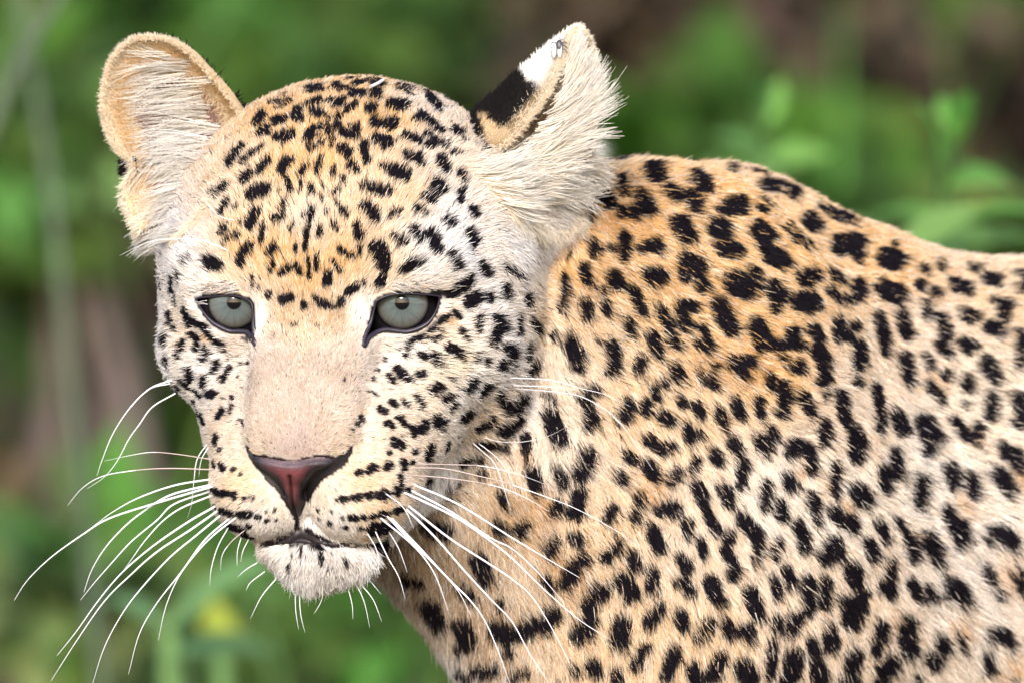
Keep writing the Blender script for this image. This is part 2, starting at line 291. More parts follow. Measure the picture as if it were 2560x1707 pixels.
# body axes
BF = norm(np.array([-0.86, 0.0, 0.51]))           # the trunk points left and towards the camera
def sdf_head(p, carve=True):
    q = head_local(p)
    s = np.concatenate([np.abs(q[:, :1]), q[:, 1:]], 1)
    d = ell(q, (0, 1.2, -3.5), (4.2, 3.52, 4.3))
    d = smin(d, ell(q, (0, 1.0, -1.2), (3.5, 2.7, 2.2)), 1.0)
    d = smin(d, ell(s, (3.25, 0.9, -2.9), (1.25, 1.9, 1.8)), 0.8)
    d = smin(d, ell(p, (12.9, 5.0, -4.2), (1.5, 1.9, 1.5)), 0.9)
    d = smin(d, ell(p, (11.95, 8.7, -2.7), (1.3, 2.5, 1.8)), 0.7)
    d = smin(d, ell(s, (2.15, 1.15, -0.15), (1.5, 0.75, 0.85)), 0.6)
    d = smin(d, ell(s, (2.75, -0.7, -2.9), (1.72, 2.75, 2.8)), 1.0)
    d = smin(d, ell(s, (1.9, -2.7, -0.3), (1.35, 1.6, 2.2)), 0.9)
    d = smin(d, ell(s, (2.9, -1.3, -0.9), (1.3, 1.1, 1.4)), 1.2)
    d = smin(d, cone(s, (0.55, 0.5, 0.05), (0.5, -2.2, 2.65), 0.95, 0.95), 0.9)
    d = smin(d, ell(q, (0, -2.7, 2.75), (1.25, 0.8, 0.85)), 0.4)
    d = smin(d, ell(s, (1.22, -3.95, 2.0), (1.42, 1.3, 1.75)), 0.45)
    d = smin(d, ell(s, (1.5, -2.9, 0.9), (1.2, 1.3, 1.6)), 0.7)
    d = smin(d, smin(ell(q, (0, -5.35, 2.1), (1.5, 0.6, 1.2)), ell(q, (0, -5.5, 2.2), (1.3, 0.92, 1.15)), .3), 0.25)
    d = smin(d, cone(s, (0.7, -5.0, 1.2), (2.2, -4.0, -3.2), 1.0, 1.2), 0.8)
    d = smin(d, ell(s, (1.2, -5.1, 0.8), (0.7, 0.65, 1.2)), 0.3)
    # philtrum and mouth line
    d = smax(d, -cone(q, (0.0, -3.3, 3.75), (0.02, -4.5, 3.9), 0.13, 0.16), 0.12)
    for i in range(len(MOUTH3) - 1):
        d = smax(d, -cone(p, MOUTH3[i], MOUTH3[i + 1], 0.13, 0.13), 0.12)
    # lids hug the eyeballs
    for c, r in zip(EYE_C, EYE_RAD):
        d = smin(d, np.linalg.norm(p - c.astype(p.dtype), axis=1) - (r + 0.19), 0.45)
    if carve:
        for poly, c in ((EYE_L, EYE_C[0]), (EYE_R, EYE_C[1])):
            near = np.nonzero(np.linalg.norm(p - c.astype(p.dtype), axis=1) < 2.2)[0]
            if len(near):
                pn = p[near].astype(np.float64)
                pr = np.maximum(poly_sd(unpersp(pn), poly), (c[2] - 0.5) - pn[:, 2])
                d[near] = np.maximum(d[near], -pr)
    return d

def sdf_body(p):
    d = cone(p, (10.4, 8.8, -7.2), (16.5, 11.5, -8.4), 4.2, 5.5)               # neck
    d = smin(d, cone(p, (11.3, 11.2, -6.6), (16.8, 15.5, -7.6), 3.5, 5.1), 2.0)   # throat to chest
    d = smin(d, ell(p, (16.8, 10.2, -6.4), (4.7, 6.1, 3.6)), 2.0)              # near shoulder blade
    d = smin(d, cone(p, (16.0, 6.8, -10.0), (18.3, 7.6, -11.0), 2.7, 3.0), 2.5)   # withers
    d = smin(d, cone(p, (18.2, 7.25, -10.8), (20.7, 8.35, -11.8), 3.0, 3.0), 1.2)
    d = smin(d, cone(p, (18.5, 14.2, -11.0), (28.0, 14.5, -16.5), 6.2, 7.4), 3.0)  # ribs
    d = smin(d, cone(p, (28.0, 14.2, -16.5), (44.0, 13.6, -26.0), 7.2, 6.0), 3.0)  # loin
    d = smin(d, cone(p, (44.0, 13.0, -26.0), (50.0, 14.5, -29.5), 6.3, 5.8), 3.0)  # rump
    d = smin(d, cone(p, (20.2, 9.3, -10.5), (30.0, 11.3, -17.0), 3.3, 3.9), 1.2)
    legs = [((15.5, 14.5, -5.6), (14.6, 24.5, -5.0), (15.8, 34.0, -5.4), (15.2, 37.6, -4.6), 3.4),
            ((15.5, 15.0, -13.0), (16.2, 24.5, -13.8), (17.6, 34.0, -14.2), (17.0, 37.6, -13.4), 3.2),
            ((47.5, 17.5, -24.5), (44.0, 24.5, -22.5), (50.5, 31.0, -26.0), (48.4, 37.6, -24.4), 4.4),
            ((50.0, 17.5, -31.5), (49.0, 24.5, -33.5), (54.0, 31.0, -36.0), (52.0, 37.6, -34.6), 4.4)]
    for a, b, c, e, r in legs:
        d = smin(d, cone(p, a, b, r, 2.0), 2.0)
        d = smin(d, cone(p, b, c, 2.0, 1.35), 0.8)
        d = smin(d, cone(p, c, e, 1.35, 1.3), 0.6)
        f = np.array(e) + np.array([-1.3, 0.2, 0.7])
        d = smin(d, cone(p, e, f, 1.4, 1.25), 0.6)
    tail = [(50.5, 10.5, -30), (55, 12, -32), (58, 18, -33), (59, 25, -34), (61, 30, -35), (64, 31, -37)]
    for i in range(5):
        d = smin(d, cone(p, tail[i], tail[i + 1], 1.4 - .12 * i, 1.28 - .12 * i), 0.8)
    return d

def sdf(p, carve=True):
    p = np.asarray(p, np.float32)
    out = np.empty(len(p), np.float32)
    for i in range(0, len(p), 400000):
        c = p[i:i + 400000]
        dh = np.full(len(c), 50, np.float32)
        near = np.nonzero((c[:, 0] < 17) & (c[:, 1] < 19) & (c[:, 2] > -12))[0]
        if len(near):
            dh[near] = sdf_head(c[near], carve)
        out[i:i + 400000] = smin(dh, sdf_body(c), 0.7)
    return out

def trace(xy, carve=False, w0=9.0):
    """where the sight lines through photograph positions meet the coat"""
    xy = np.asarray(xy, float)
    w = np.full(len(xy), w0)
    alive = np.ones(len(xy), bool)
    for _ in range(90):
        p = persp(xy[:, 0], xy[:, 1], w)
        d = sdf(p, carve)
        w = w - np.where(alive, d * 0.8, 0)
        alive &= (np.abs(d) > 0.004) & (w > -45)
    p = persp(xy[:, 0], xy[:, 1], w)
    return p, w > -40

MOUTH3 = []
_m, _ = trace(MOUTH)
_m[:, 2] -= 0.03
MOUTH3 = list(_m.astype(np.float32))

def surface_net(lo, hi, h, func, keep=None):
    lo, hi = np.array(lo, float), np.array(hi, float)
    K = 6
    nc = np.ceil((hi - lo) / (h * K)).astype(int)
    n = nc * K + 1
    cx = [lo[a] + (np.arange(nc[a]) + 0.5) * h * K for a in range(3)]
    cp = np.stack(np.meshgrid(*cx, indexing='ij'), -1).reshape(-1, 3)
    cd = func(cp)
    near = np.abs(cd) < h * K * 1.6
    grid = np.full(tuple(n), np.nan, np.float32)
    big = np.repeat(np.repeat(np.repeat(cd.reshape(nc), K, 0), K, 1), K, 2)
    grid[:-1, :-1, :-1] = big
    grid[-1] = grid[-2]; grid[:, -1] = grid[:, -2]; grid[:, :, -1] = grid[:, :, -2]
    m = np.zeros(tuple(n), bool)
    nm = np.repeat(np.repeat(np.repeat(near.reshape(nc), K, 0), K, 1), K, 2)
    m[:-1, :-1, :-1] |= nm; m[1:, :-1, :-1] |= nm; m[:-1, 1:, :-1] |= nm; m[:-1, :-1, 1:] |= nm
    m[1:, 1:, :-1] |= nm; m[1:, :-1, 1:] |= nm; m[:-1, 1:, 1:] |= nm; m[1:, 1:, 1:] |= nm
    idx = np.argwhere(m)
    grid[m] = func(lo + idx * h)
    sgn = grid < 0
    cnt = np.zeros(tuple(n - 1), np.int8)
    for dx in (0, 1):
        for dy in (0, 1):
            for dz in (0, 1):
                cnt += sgn[dx:n[0] - 1 + dx, dy:n[1] - 1 + dy, dz:n[2] - 1 + dz]
    act = np.argwhere((cnt > 0) & (cnt < 8))
    vid = np.full(tuple(n - 1), -1, np.int32)
    vid[act[:, 0], act[:, 1], act[:, 2]] = np.arange(len(act))
    acc = np.zeros((len(act), 3)); num = np.zeros(len(act))
    cor = [(a, b, c) for a in (0, 1) for b in (0, 1) for c in (0, 1)]
    for ca in cor:
        for ax in range(3):
            if ca[ax]:
                continue
            cb = list(ca); cb[ax] = 1
            va = grid[act[:, 0] + ca[0], act[:, 1] + ca[1], act[:, 2] + ca[2]]
            vb = grid[act[:, 0] + cb[0], act[:, 1] + cb[1], act[:, 2] + cb[2]]
            x = (va < 0) != (vb < 0)
            t = np.where(x, va / np.where(x, va - vb, 1), 0)
            pt = np.tile(np.array(ca, float), (len(act), 1))
            pt[:, ax] += t
            acc[x] += pt[x]; num[x] += 1
    verts = lo + (act + acc / num[:, None]) * h
    faces = []
    for ax in range(3):
        o1, o2 = [(1, 2), (2, 0), (0, 1)][ax]
        sl0 = [slice(None)] * 3; sl1 = [slice(None)] * 3
        sl0[ax] = slice(0, -1); sl1[ax] = slice(1, None)
        a, b = sgn[tuple(sl0)], sgn[tuple(sl1)]
        e = np.argwhere(a != b)
        ok = (e[:, o1] > 0) & (e[:, o2] > 0) & (e[:, o1] < n[o1] - 1) & (e[:, o2] < n[o2] - 1)
        e = e[ok]
        inside = a[e[:, 0], e[:, 1], e[:, 2]]
        def v(d1, d2):
            f = e.copy(); f[:, o1] -= d1; f[:, o2] -= d2
            return vid[f[:, 0], f[:, 1], f[:, 2]]
        q = np.stack([v(1, 1), v(0, 1), v(0, 0), v(1, 0)], 1)
        q[~inside] = q[~inside][:, ::-1]
        faces.append(q)
    faces = np.concatenate(faces)
    faces = faces[(faces >= 0).all(1)]
    return verts, faces

HLO, HHI = np.array([2.6, 0.6, -8.4]), np.array([14.4, 16.2, 6.0])
hv, hf = surface_net(HLO, HHI, 0.075, sdf)
bv, bf = surface_net((6, 2, -40), (67, 40, 2), 0.30, sdf)
bc = bv[bf].mean(1)
bf = bf[~((bc > HLO + 0.35) & (bc < HHI - 0.35)).all(1)]
body_v = np.concatenate([hv, bv])
body_f = np.concatenate([hf, bf + len(hv)])
# modelling space mirrors one axis on its way to the world (y down): turn the faces over
used = np.zeros(len(body_v), bool); used[body_f.ravel()] = True
remap = np.cumsum(used) - 1
body_v = body_v[used]; body_f = remap[body_f]
print('body', len(body_v), len(body_f))

def face_normals(v, f):
    return np.cross(v[f[:, 2]] - v[f[:, 0]], v[f[:, 3]] - v[f[:, 1]]) if f.shape[1] == 4 else np.cross(v[f[:, 1]] - v[f[:, 0]], v[f[:, 2]] - v[f[:, 0]])

def vertex_normals(v, f):
    fn = face_normals(v, f)
    vn = np.zeros_like(v)
    for k in range(f.shape[1]):
        np.add.at(vn, f[:, k], fn)
    return norm(vn)

# orientation check: normals must point to growing distance
vn = vertex_normals(body_v, body_f)
if np.mean(sdf(body_v[:2000] + vn[:2000] * 0.1) > 0) < 0.5:
    body_f = body_f[:, ::-1]
    vn = -vn

# ------------------------------------------------------------------ coat pattern in three dimensions
seg_a, seg_b, seg_r = [], [], []
allp, spans = [], []
SP = parse(SPOTS)
for pl, r in SP:
    spans.append((len(allp), len(pl), r)); allp += list(pl)
allp = np.array(allp)
P3, hit = trace(allp)
onhead = (allp[:, 0] < 9.0) | ((allp[:, 0] < 13.5) & (allp[:, 1] < 10.4) & (allp[:, 1] > 5.0)) | ((allp[:, 0] < 10.3) & (allp[:, 1] < 13.7))
for _ in range(9):                                  # marks on the very outline sit just inside it
    lost = np.nonzero(~hit | (onhead & (P3[:, 2] < -5.2)))[0]
    if not len(lost):
        break
    tgt_ = np.where(onhead[lost, None], np.array([[8.2, 7.4]]), np.array([[19.0, 11.0]]))
    allp[lost] += norm(tgt_ - allp[lost]) * 0.08
    P3[lost], hit[lost] = trace(allp[lost])
for st, n, r in spans:
    r = r * 1.10 + 0.012 if allp[st, 0] < 13.2 and allp[st, 1] < 13 else r * 1.27 + 0.020
    if n == 1:
        pairs = [(st, st)]
    else:
        pairs = [(st + i, st + i + 1) for i in range(n - 1)]
    for i, j in pairs:
        if hit[i] and hit[j] and abs(P3[i, 2] - P3[j, 2]) < 2.5:
            seg_a.append(P3[i]); seg_b.append(P3[j]); seg_r.append(r)
# a round mark on a slope is longer along the slope than the picture shows
def grad(p, h=0.08):
    g = np.stack([sdf(p + h * e, False) - sdf(p - h * e, False) for e in np.eye(3)], -1)
    return norm(g)
sa_, sb_ = np.array(seg_a), np.array(seg_b)
gn_ = grad((sa_ + sb_) / 2)
slope = norm(np.array([0, 0, 1.0]) - gn_ * gn_[:, 2:])
for k_ in range(len(sa_)):
    ext = seg_r[k_] * (1 / max(abs(gn_[k_, 2]), .30 if gn_[k_, 1] < -.55 else .50) - 1)
    if ext > .12 * seg_r[k_]:
        for q_ in (-1, 1):
            seg_a.append(sa_[k_] + q_ * slope[k_] * ext); seg_b.append(sb_[k_] + q_ * slope[k_] * ext); seg_r.append(seg_r[k_])
# the coat beyond the photograph carries rosettes too
far = body_v[(unpersp(body_v)[:, 0] > 25.9) | (unpersp(body_v)[:, 1] > 17.4) | (vn[:, 2] < -0.25)]
rng.shuffle(far)
kept = np.zeros((0, 3))
for c in far[:7000]:
    if len(kept) and np.min(np.sum((kept - c) ** 2, 1)) < 2.0:
        continue
    kept = np.vstack([kept, c])
for c in kept:
    a0_ = rng.normal(0, 1, 3); b0_ = rng.normal(0, 1, 3)
    for th_ in rng.uniform(0, 6.28) + np.array([0, 1.9, 3.4]):
        o_ = norm(a0_) * math.cos(th_) + norm(b0_) * math.sin(th_)
        seg_a.append(c + o_ * .36); seg_b.append(c + o_ * .36 + rng.normal(0, .12, 3)); seg_r.append(rng.uniform(.17, .27))
seg_a, seg_b, seg_r = np.array(seg_a, np.float32), np.array(seg_b, np.float32), np.array(seg_r, np.float32)
seg_mid = (seg_a + seg_b) / 2
seg_reach = np.linalg.norm(seg_b - seg_a, axis=1) / 2 + seg_r + 0.25

def spot_mask(p, soft=0.035):
    """1 inside a rosette mark, 0 outside"""
    p = np.asarray(p, np.float32)
    wob = 0.045 * vnoise(p * 4.2, 3) + 0.035 * vnoise(p * 9.0, 4)
    best = np.full(len(p), -1.0, np.float32)
    # bucket the marks by cells of 1.5 units
    cell = 1.5
    keys = {}
    for i in range(len(seg_a)):
        l = np.floor((seg_mid[i] - seg_reach[i]) / cell).astype(int)
        u = np.floor((seg_mid[i] + seg_reach[i]) / cell).astype(int)
        for a in range(l[0], u[0] + 1):
            for b in range(l[1], u[1] + 1):
                for c in range(l[2], u[2] + 1):
                    keys.setdefault((a, b, c), []).append(i)
    ci = np.floor(p / cell).astype(np.int64)
    code = (ci[:, 0] + 200) * 1000000 + (ci[:, 1] + 200) * 1000 + (ci[:, 2] + 200)
    order = np.argsort(code, kind='stable')
    cs = code[order]
    ub, st = np.unique(cs, return_index=True)
    st = list(st) + [len(cs)]
    for k in range(len(ub)):
        key = (int(ub[k] // 1000000 - 200), int(ub[k] // 1000 % 1000 - 200), int(ub[k] % 1000 - 200))
        ids = keys.get(key)
        if not ids:
            continue
        pi = order[st[k]:st[k + 1]]
        A, B, R = seg_a[ids], seg_b[ids], seg_r[ids]
        e = B - A
        v = p[pi][:, None, :] - A[None]
        t = np.clip(np.sum(v * e, 2) / np.maximum(np.sum(e * e, 1), 1e-6), 0, 1)
        d = np.linalg.norm(v - t[..., None] * e, axis=2)
        best[pi] = np.max(R - d, 1)
    x = np.clip((best + wob) / soft * 0.5 + 0.5, 0, 1)
    return x * x * (3 - 2 * x)

# guides: photograph position, lie of the hair there, its length, its colour
W_ = (.80, .76, .745); C_ = (.77, .655, .55); Y_ = (.72, .465, .22); P_ = (.47, .37, .30); G_ = (.68, .65, .66); B_ = (.34, .235, .15); N_ = (.745, .585, .415)  # B_: neck brown, darkened to hold the shade below the jaw
GUIDES = [
 (740,1000,0,-1,.13,P_),(1380,480,.8,.4,.6,W_),(1350,600,.6,.9,.7,W_),(1280,620,.5,.8,.6,W_),(740,1110,0,-1,.11,(.44,.34,.31)),(690,900,-.1,-1,.15,P_),(800,900,.1,-1,.15,P_),(770,830,0,-1,.2,(.66,.53,.40)),(775,790,0,-1,.24,(.50,.36,.23)),
 (650,880,-.4,-1,.18,(.62,.51,.44)),(885,880,.4,-1,.18,(.62,.51,.44)),(645,810,-.2,-1,.18,W_),(905,790,.2,-1,.18,W_),(650,940,-.4,-.9,.16,P_),(850,950,.4,-.9,.16,P_),
 (773,700,0,-1,.32,Y_),(700,660,-.1,-1,.34,Y_),(860,660,.15,-1,.34,Y_),(773,570,0,-1,.4,C_),(650,520,-.25,-1,.42,N_),(900,500,.25,-1,.42,N_),(720,440,-.1,-1,.42,Y_),(830,420,.1,-1,.42,Y_),
 (800,330,0,-1,.42,Y_),(680,300,-.2,-1,.42,Y_),(950,310,.3,-1,.42,Y_),(900,220,.1,-1,.36,Y_),(1050,270,.5,-1,.4,C_),(1100,400,.7,-.8,.42,C_),(1000,520,.5,-.9,.42,N_),(560,430,-.4,-.9,.42,N_),(530,520,-.6,-.8,.42,C_),(1040,620,.6,-.8,.42,W_),
 (520,690,-.8,-.6,.5,W_),(580,700,-.4,-.8,.35,(.74,.62,.48)),(1030,690,.8,-.4,.5,W_),(960,690,.4,-.8,.35,(.72,.6,.46)),(950,650,.4,-.9,.4,N_),(610,640,-.3,-.9,.38,Y_),(470,640,-.7,-.7,.5,W_),
 (440,600,-.6,-.8,.5,G_),(410,740,-.9,0,.5,W_),(420,880,-.8,.3,.5,W_),(470,1000,-.7,.5,.45,W_),(540,920,-.7,0,.35,W_),(600,880,-.6,-.1,.24,(.72,.63,.57)),(590,960,-.6,0,.2,(.70,.60,.52)),(945,900,.6,0,.2,(.72,.63,.56)),(930,980,.7,.1,.19,(.72,.61,.52)),(470,820,-.9,.1,.4,C_),
 (540,860,-.9,.1,.3,W_),(1000,860,.9,.15,.28,W_),(1080,820,.9,.1,.34,C_),(950,900,.8,.0,.26,(.76,.70,.64)),
 (1100,900,.9,.25,.45,(.79,.72,.60)),(1200,750,.95,-.1,.5,W_),(1150,650,.8,-.4,.5,W_),(1260,900,.9,.35,.6,W_),(1200,1050,.85,.5,.6,C_),(1050,1000,.85,.35,.4,C_),(1290,1020,.8,.6,.7,W_),(1100,560,.7,-.7,.5,W_),(1150,960,.9,.3,.45,W_),
 (600,1200,-.8,.3,.19,N_),(540,1180,-1,.3,.2,C_),(900,1180,.9,.3,.2,N_),(1000,1200,1,.3,.24,C_),(650,1300,-.5,.7,.2,W_),(830,1300,.5,.7,.2,W_),(560,1310,-.8,.5,.22,N_),(960,1290,.8,.5,.24,N_),(930,1080,.85,.2,.2,C_),(560,1090,-.8,.2,.2,C_),
 (700,1330,-.3,.9,.18,W_),(780,1330,.3,.9,.18,W_),(690,1240,-.5,.6,.16,C_),(800,1240,.6,.5,.16,C_),
 (630,1020,-.6,-.2,.17,(.66,.53,.44)),(860,1030,.6,-.2,.17,(.66,.53,.44)),(690,1020,-.2,-.8,.14,(.47,.37,.30)),(800,1020,.2,-.8,.14,(.47,.37,.30)),(715,795,-.1,-1,.24,(.52,.38,.24)),(835,795,.1,-1,.24,(.52,.38,.24)),
 (760,1440,0,1,.75,(.87,.84,.84)),(670,1420,-.5,1,.7,(.87,.84,.84)),(890,1420,.5,1,.7,(.87,.84,.84)),(770,1385,0,1,.32,(.66,.62,.6)),
 (1090,1200,.5,.8,.6,W_),(1000,1350,.35,1,.7,B_),(1100,1380,.35,1,.7,(.38,.28,.19)),(1050,1550,.15,1,.7,(.62,.52,.42)),(1130,1660,0,1,.75,(.72,.68,.66)),(1260,1250,.5,.85,.7,(.50,.36,.23)),(1000,1450,.2,1,.7,(.38,.28,.2)),(1200,1500,.3,1,.7,(.46,.34,.24)),  # brown neck coat, with the jaw's shade put into its colour
 (1400,900,.5,.8,.75,(.77,.68,.58)),(1380,1100,.45,.9,.75,(.77,.7,.62)),(1420,650,.6,.6,.7,Y_),(1500,1300,.5,.85,.65,N_),(1350,1450,.4,.9,.7,(.62,.5,.38)),(1450,500,.8,.3,.6,Y_),(1480,800,.6,.7,.7,N_),(1340,760,.6,.7,.7,(.72,.58,.42)),
 (1560,560,.85,.45,.55,Y_),(1800,450,1,.3,.5,Y_),(2000,600,1,.35,.48,Y_),(1750,720,.9,.5,.55,(.72,.50,.26)),(1600,720,.7,.6,.55,(.72,.50,.26)),(1900,880,.85,.55,.5,Y_),(1700,1000,.65,.75,.55,N_),(1900,1200,.55,.85,.55,(.80,.74,.68)),(1700,1300,.4,.9,.6,C_),(2100,1000,.8,.6,.55,C_),
 (2300,800,1,.4,.55,C_),(2450,700,1,.2,.5,N_),(2200,650,1,.3,.45,Y_),(2300,1200,.8,.6,.75,(.80,.75,.70)),(2400,1400,.75,.7,.85,(.77,.72,.68)),(2100,1500,.45,.9,.65,C_),(1700,1600,.2,1,.65,N_),(2000,1620,.25,1,.65,C_),(2450,1000,.9,.5,.6,(.78,.70,.61)),(1500,1600,.25,1,.65,N_),(1550,1000,.6,.75,.6,N_),(2050,1250,.6,.8,.6,(.80,.75,.69)),
]
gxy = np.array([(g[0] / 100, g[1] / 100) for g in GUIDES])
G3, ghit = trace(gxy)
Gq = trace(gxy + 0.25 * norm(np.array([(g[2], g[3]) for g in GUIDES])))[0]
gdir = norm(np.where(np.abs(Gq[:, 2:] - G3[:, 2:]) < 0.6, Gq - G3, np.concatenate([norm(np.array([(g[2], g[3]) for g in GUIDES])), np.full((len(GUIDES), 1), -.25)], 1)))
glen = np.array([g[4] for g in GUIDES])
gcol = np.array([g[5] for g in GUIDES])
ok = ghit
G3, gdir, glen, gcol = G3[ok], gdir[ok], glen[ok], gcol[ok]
# beyond the photograph: hair lies back along the trunk and down the legs
EXTRA = [((40, 8, -20), (.86, 0, -.5)), ((30, 9, -12), (.8, .3, -.4)), ((40, 16, -17), (.7, .6, -.4)), ((15, 26, -4), (0, 1, 0)), ((16, 33, -4), (0, 1, 0)), ((48, 24, -23), (.2, 1, 0)),
         ((50, 32, -25), (0, 1, 0)), ((16, 26, -14), (0, 1, 0)), ((30, 20, -12), (.6, .7, -.3)), ((18, 12, -16), (.8, .3, -.5)), ((30, 14, -24), (.8, .2, -.5)), ((9, 6, -8), (.4, .2, -.9)), ((13, 8, -9), (.7, .4, -.6)), ((4.2, 8, -4), (-.3, .2, -.9)), ((4.6, 6.5, -5.5), (0, .2, -1)), ((12.8, 6, -4), (.6, .2, -.7))]
G3 = np.vstack([G3, [e[0] for e in EXTRA]]); gdir = np.vstack([gdir, norm(np.array([e[1] for e in EXTRA], float))])
glen = np.append(glen, [.6] * len(EXTRA)); gcol = np.vstack([gcol, [N_] * len(EXTRA)])
warm = parse(WARM)
WP, wh = trace(np.array([w[0][0] for w in warm]))
WR = np.array([w[1] for w in warm])

def field(p):
    """hair direction, length and ground colour of the coat at p"""
    n = len(p)
    D = np.zeros((n, 3)); L = np.zeros(n); Cc = np.zeros((n, 3))
    for i in range(0, n, 60000):
        c = p[i:i + 60000]
        d2 = np.sum(c ** 2, 1)[:, None] + np.sum(G3 ** 2, 1)[None] - 2 * c @ G3.T
        wgt = 1 / (np.maximum(d2, 0) + 0.05) ** 1.7
        wgt /= wgt.sum(1, keepdims=True)
        D[i:i + 60000] = wgt @ gdir; L[i:i + 60000] = wgt @ glen; Cc[i:i + 60000] = wgt @ gcol
    orange = np.array((.55, .31, .12))
    amt = np.zeros(n)
    for c, r, h in zip(WP, WR, wh):
        if h:
            x = np.clip(1.25 - np.linalg.norm(p - c, axis=1) / r, 0, 1)
            amt = np.maximum(amt, 0.68 * x)
    amt = np.clip(amt + 0.10 * vnoise(p * 1.7, 8), 0, .8)
    Cc = Cc * (1 - amt[:, None]) + orange * amt[:, None]
    return norm(D), L, Cc

def sample(v, f, dens):
    """random points on quads; dens: hairs per square unit for each quad"""
    t = np.concatenate([f[:, [0, 1, 2]], f[:, [0, 2, 3]]]) if f.shape[1] == 4 else f
    dd = np.concatenate([dens, dens]) if f.shape[1] == 4 else dens
    ar = 0.5 * np.linalg.norm(np.cross(v[t[:, 1]] - v[t[:, 0]], v[t[:, 2]] - v[t[:, 0]]), axis=1)
    e = ar * dd
    n = int(e.sum())
    cum = np.cumsum(e) / e.sum()
    ti = np.searchsorted(cum, rng.random(n))
    ti = np.minimum(ti, len(t) - 1)
    a, b = rng.random(n), rng.random(n)
    sw = a + b > 1
    a[sw], b[sw] = 1 - a[sw], 1 - b[sw]
    return t[ti], a, b

def interp(att, t, a, b):
    return att[t[:, 0]] * (1 - a - b)[:, None] + att[t[:, 1]] * a[:, None] + att[t[:, 2]] * b[:, None]

def make_curves(name, pts, rad, cols, parent, mat):
    """pts (n, k, 3) in modelling units"""
    n, k, _ = pts.shape
    hc = bpy.data.hair_curves.new(name)
    hc.add_curves([k] * n)
    hc.attributes['position'].data.foreach_set('vector', w3(pts).astype(np.float32).ravel())
    ra = hc.attributes.new('radius', 'FLOAT', 'POINT') if 'radius' not in hc.attributes else hc.attributes['radius']
    ra.data.foreach_set('value', (rad * S).astype(np.float32).ravel())
    ca = hc.attributes.new('col', 'FLOAT_COLOR', 'POINT')
    c4 = np.ones((n, k, 4), np.float32); c4[..., :3] = cols if cols.ndim == 3 else cols[:, None, :]
    ca.data.foreach_set('color', c4.ravel())
    hc.materials.append(mat)
    o = bpy.data.objects.new(name, hc)
    o['kind'] = 'stuff'
    return link(o, parent)

# ------------------------------------------------------------------ leopard: top-level empty and skin
leo = bpy.data.objects.new('leopard', None)
link(leo)
base_pt = w3(np.array([30.0, 39.0, -15.0]))
leo.location = (float(base_pt[0]), float(base_pt[1]), 0.0)
tag(leo, 'young spotted leopard with pale green eyes looking past the camera', 'leopard')
bpy.context.view_layer.update()

def part(o):
    """hang an object built in world metres under the leopard"""
    o.matrix_parent_inverse = Matrix.Translation(-leo.location)
    return o

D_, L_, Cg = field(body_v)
sm = spot_mask(body_v, 0.08)
skin_col = Cg * 0.75 * (1 - sm[:, None]) + np.array((.012, .010, .011)) * sm[:, None]
# bare dark skin inside the eye sockets
up = unpersp(body_v)
for poly, c in ((EYE_L, EYE_C[0]), (EYE_R, EYE_C[1])):
    m = (np.linalg.norm(body_v - c, axis=1) < 1.9) & (poly_sd(up, poly) < 0.06)
    skin_col[m] = (.012, .010, .012)
m = (body_v[:, 2] > 1.5) & (poly_sd(up, NOSE) < 0.05)
m |= (body_v[:, 2] > 0.5) & (poly_sd(up, LIP) < 0.06)
skin_col[m] = (.02, .014, .016)
body_o = part(new_mesh('body', w3(body_v), body_f, M_SKIN, leo, colors=skin_col))

# ------------------------------------------------------------------ fur of the body
fc = body_v[body_f].mean(1)
fcn = norm(face_normals(body_v, body_f))
fp = unpersp(fc)
inframe = (fp[:, 0] > -1) & (fp[:, 0] < 26.6) & (fp[:, 1] > -1) & (fp[:, 1] < 18.1)
headz = (fc[:, 0] < 13.6) & (fc[:, 2] > -4.5) & (fc[:, 1] < 15.4)
QUAL = 1.0
dens = np.where(inframe & (fcn[:, 2] > -0.5), np.where(headz, 2300, 1150), 90) * QUAL
t_, a_, b_ = sample(body_v, body_f, dens)
root = interp(body_v, t_, a_, b_)
nrm = norm(interp(vn, t_, a_, b_))
if True:
    ur = unpersp(root)
    bad = np.zeros(len(root), bool)
    for poly, c in ((EYE_L, EYE_C[0]), (EYE_R, EYE_C[1])):
        bad |= (np.linalg.norm(root - c, axis=1) < 1.9) & (poly_sd(ur, poly) < 0.125)
    bad |= (root[:, 2] > 1.5) & (poly_sd(ur, NOSE) < 0.045)
    bad |= (root[:, 2] > 0.5) & (poly_sd(ur, LIP) < np.where(ur[:, 1] < 13.25, 0.022, 0.008))
    root, nrm = root[~bad], nrm[~bad]
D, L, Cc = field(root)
coarse = ~((unpersp(root)[:, 0] < 26.6) & (unpersp(root)[:, 1] < 18.1))
# the lie wanders in tufts
tuft = np.stack([vnoise(root * 2.2, 11), vnoise(root * 2.2, 12), vnoise(root * 2.2, 13)], 1) * 0.30
tuft += np.stack([vnoise(root * 6.0, 14), vnoise(root * 6.0, 15), vnoise(root * 6.0, 16)], 1) * 0.22
D = D + tuft + rng.normal(0, 0.13, D.shape)
T = norm(D - nrm * np.sum(D * nrm, 1, keepdims=True))
n = len(root)
L = 0.85 * L * rng.uniform(0.7, 1.2, n) * (1 + 0.25 * vnoise(root * 3.0, 17))
lift = np.clip(rng.normal(0.42, 0.10, n), 0.15, 0.8)
dark = np.array((.0075, .006, .0085))
dk = dark * rng.uniform(0.6, 2.0, n)[:, None]
halo = (spot_mask(root, .7) * np.clip((root[:, 0] - 11.5) / 1.5, 0, 1))[:, None] * .30
Cc = Cc * (1 - halo) + np.array((.60, .36, .16)) * halo
tone = rng.uniform(0.70, 1.14, n)[:, None] * (1 + 0.10 * vnoise(root * 7.0, 19))[:, None]
deep = (rng.random(n) ** 2)[:, None]
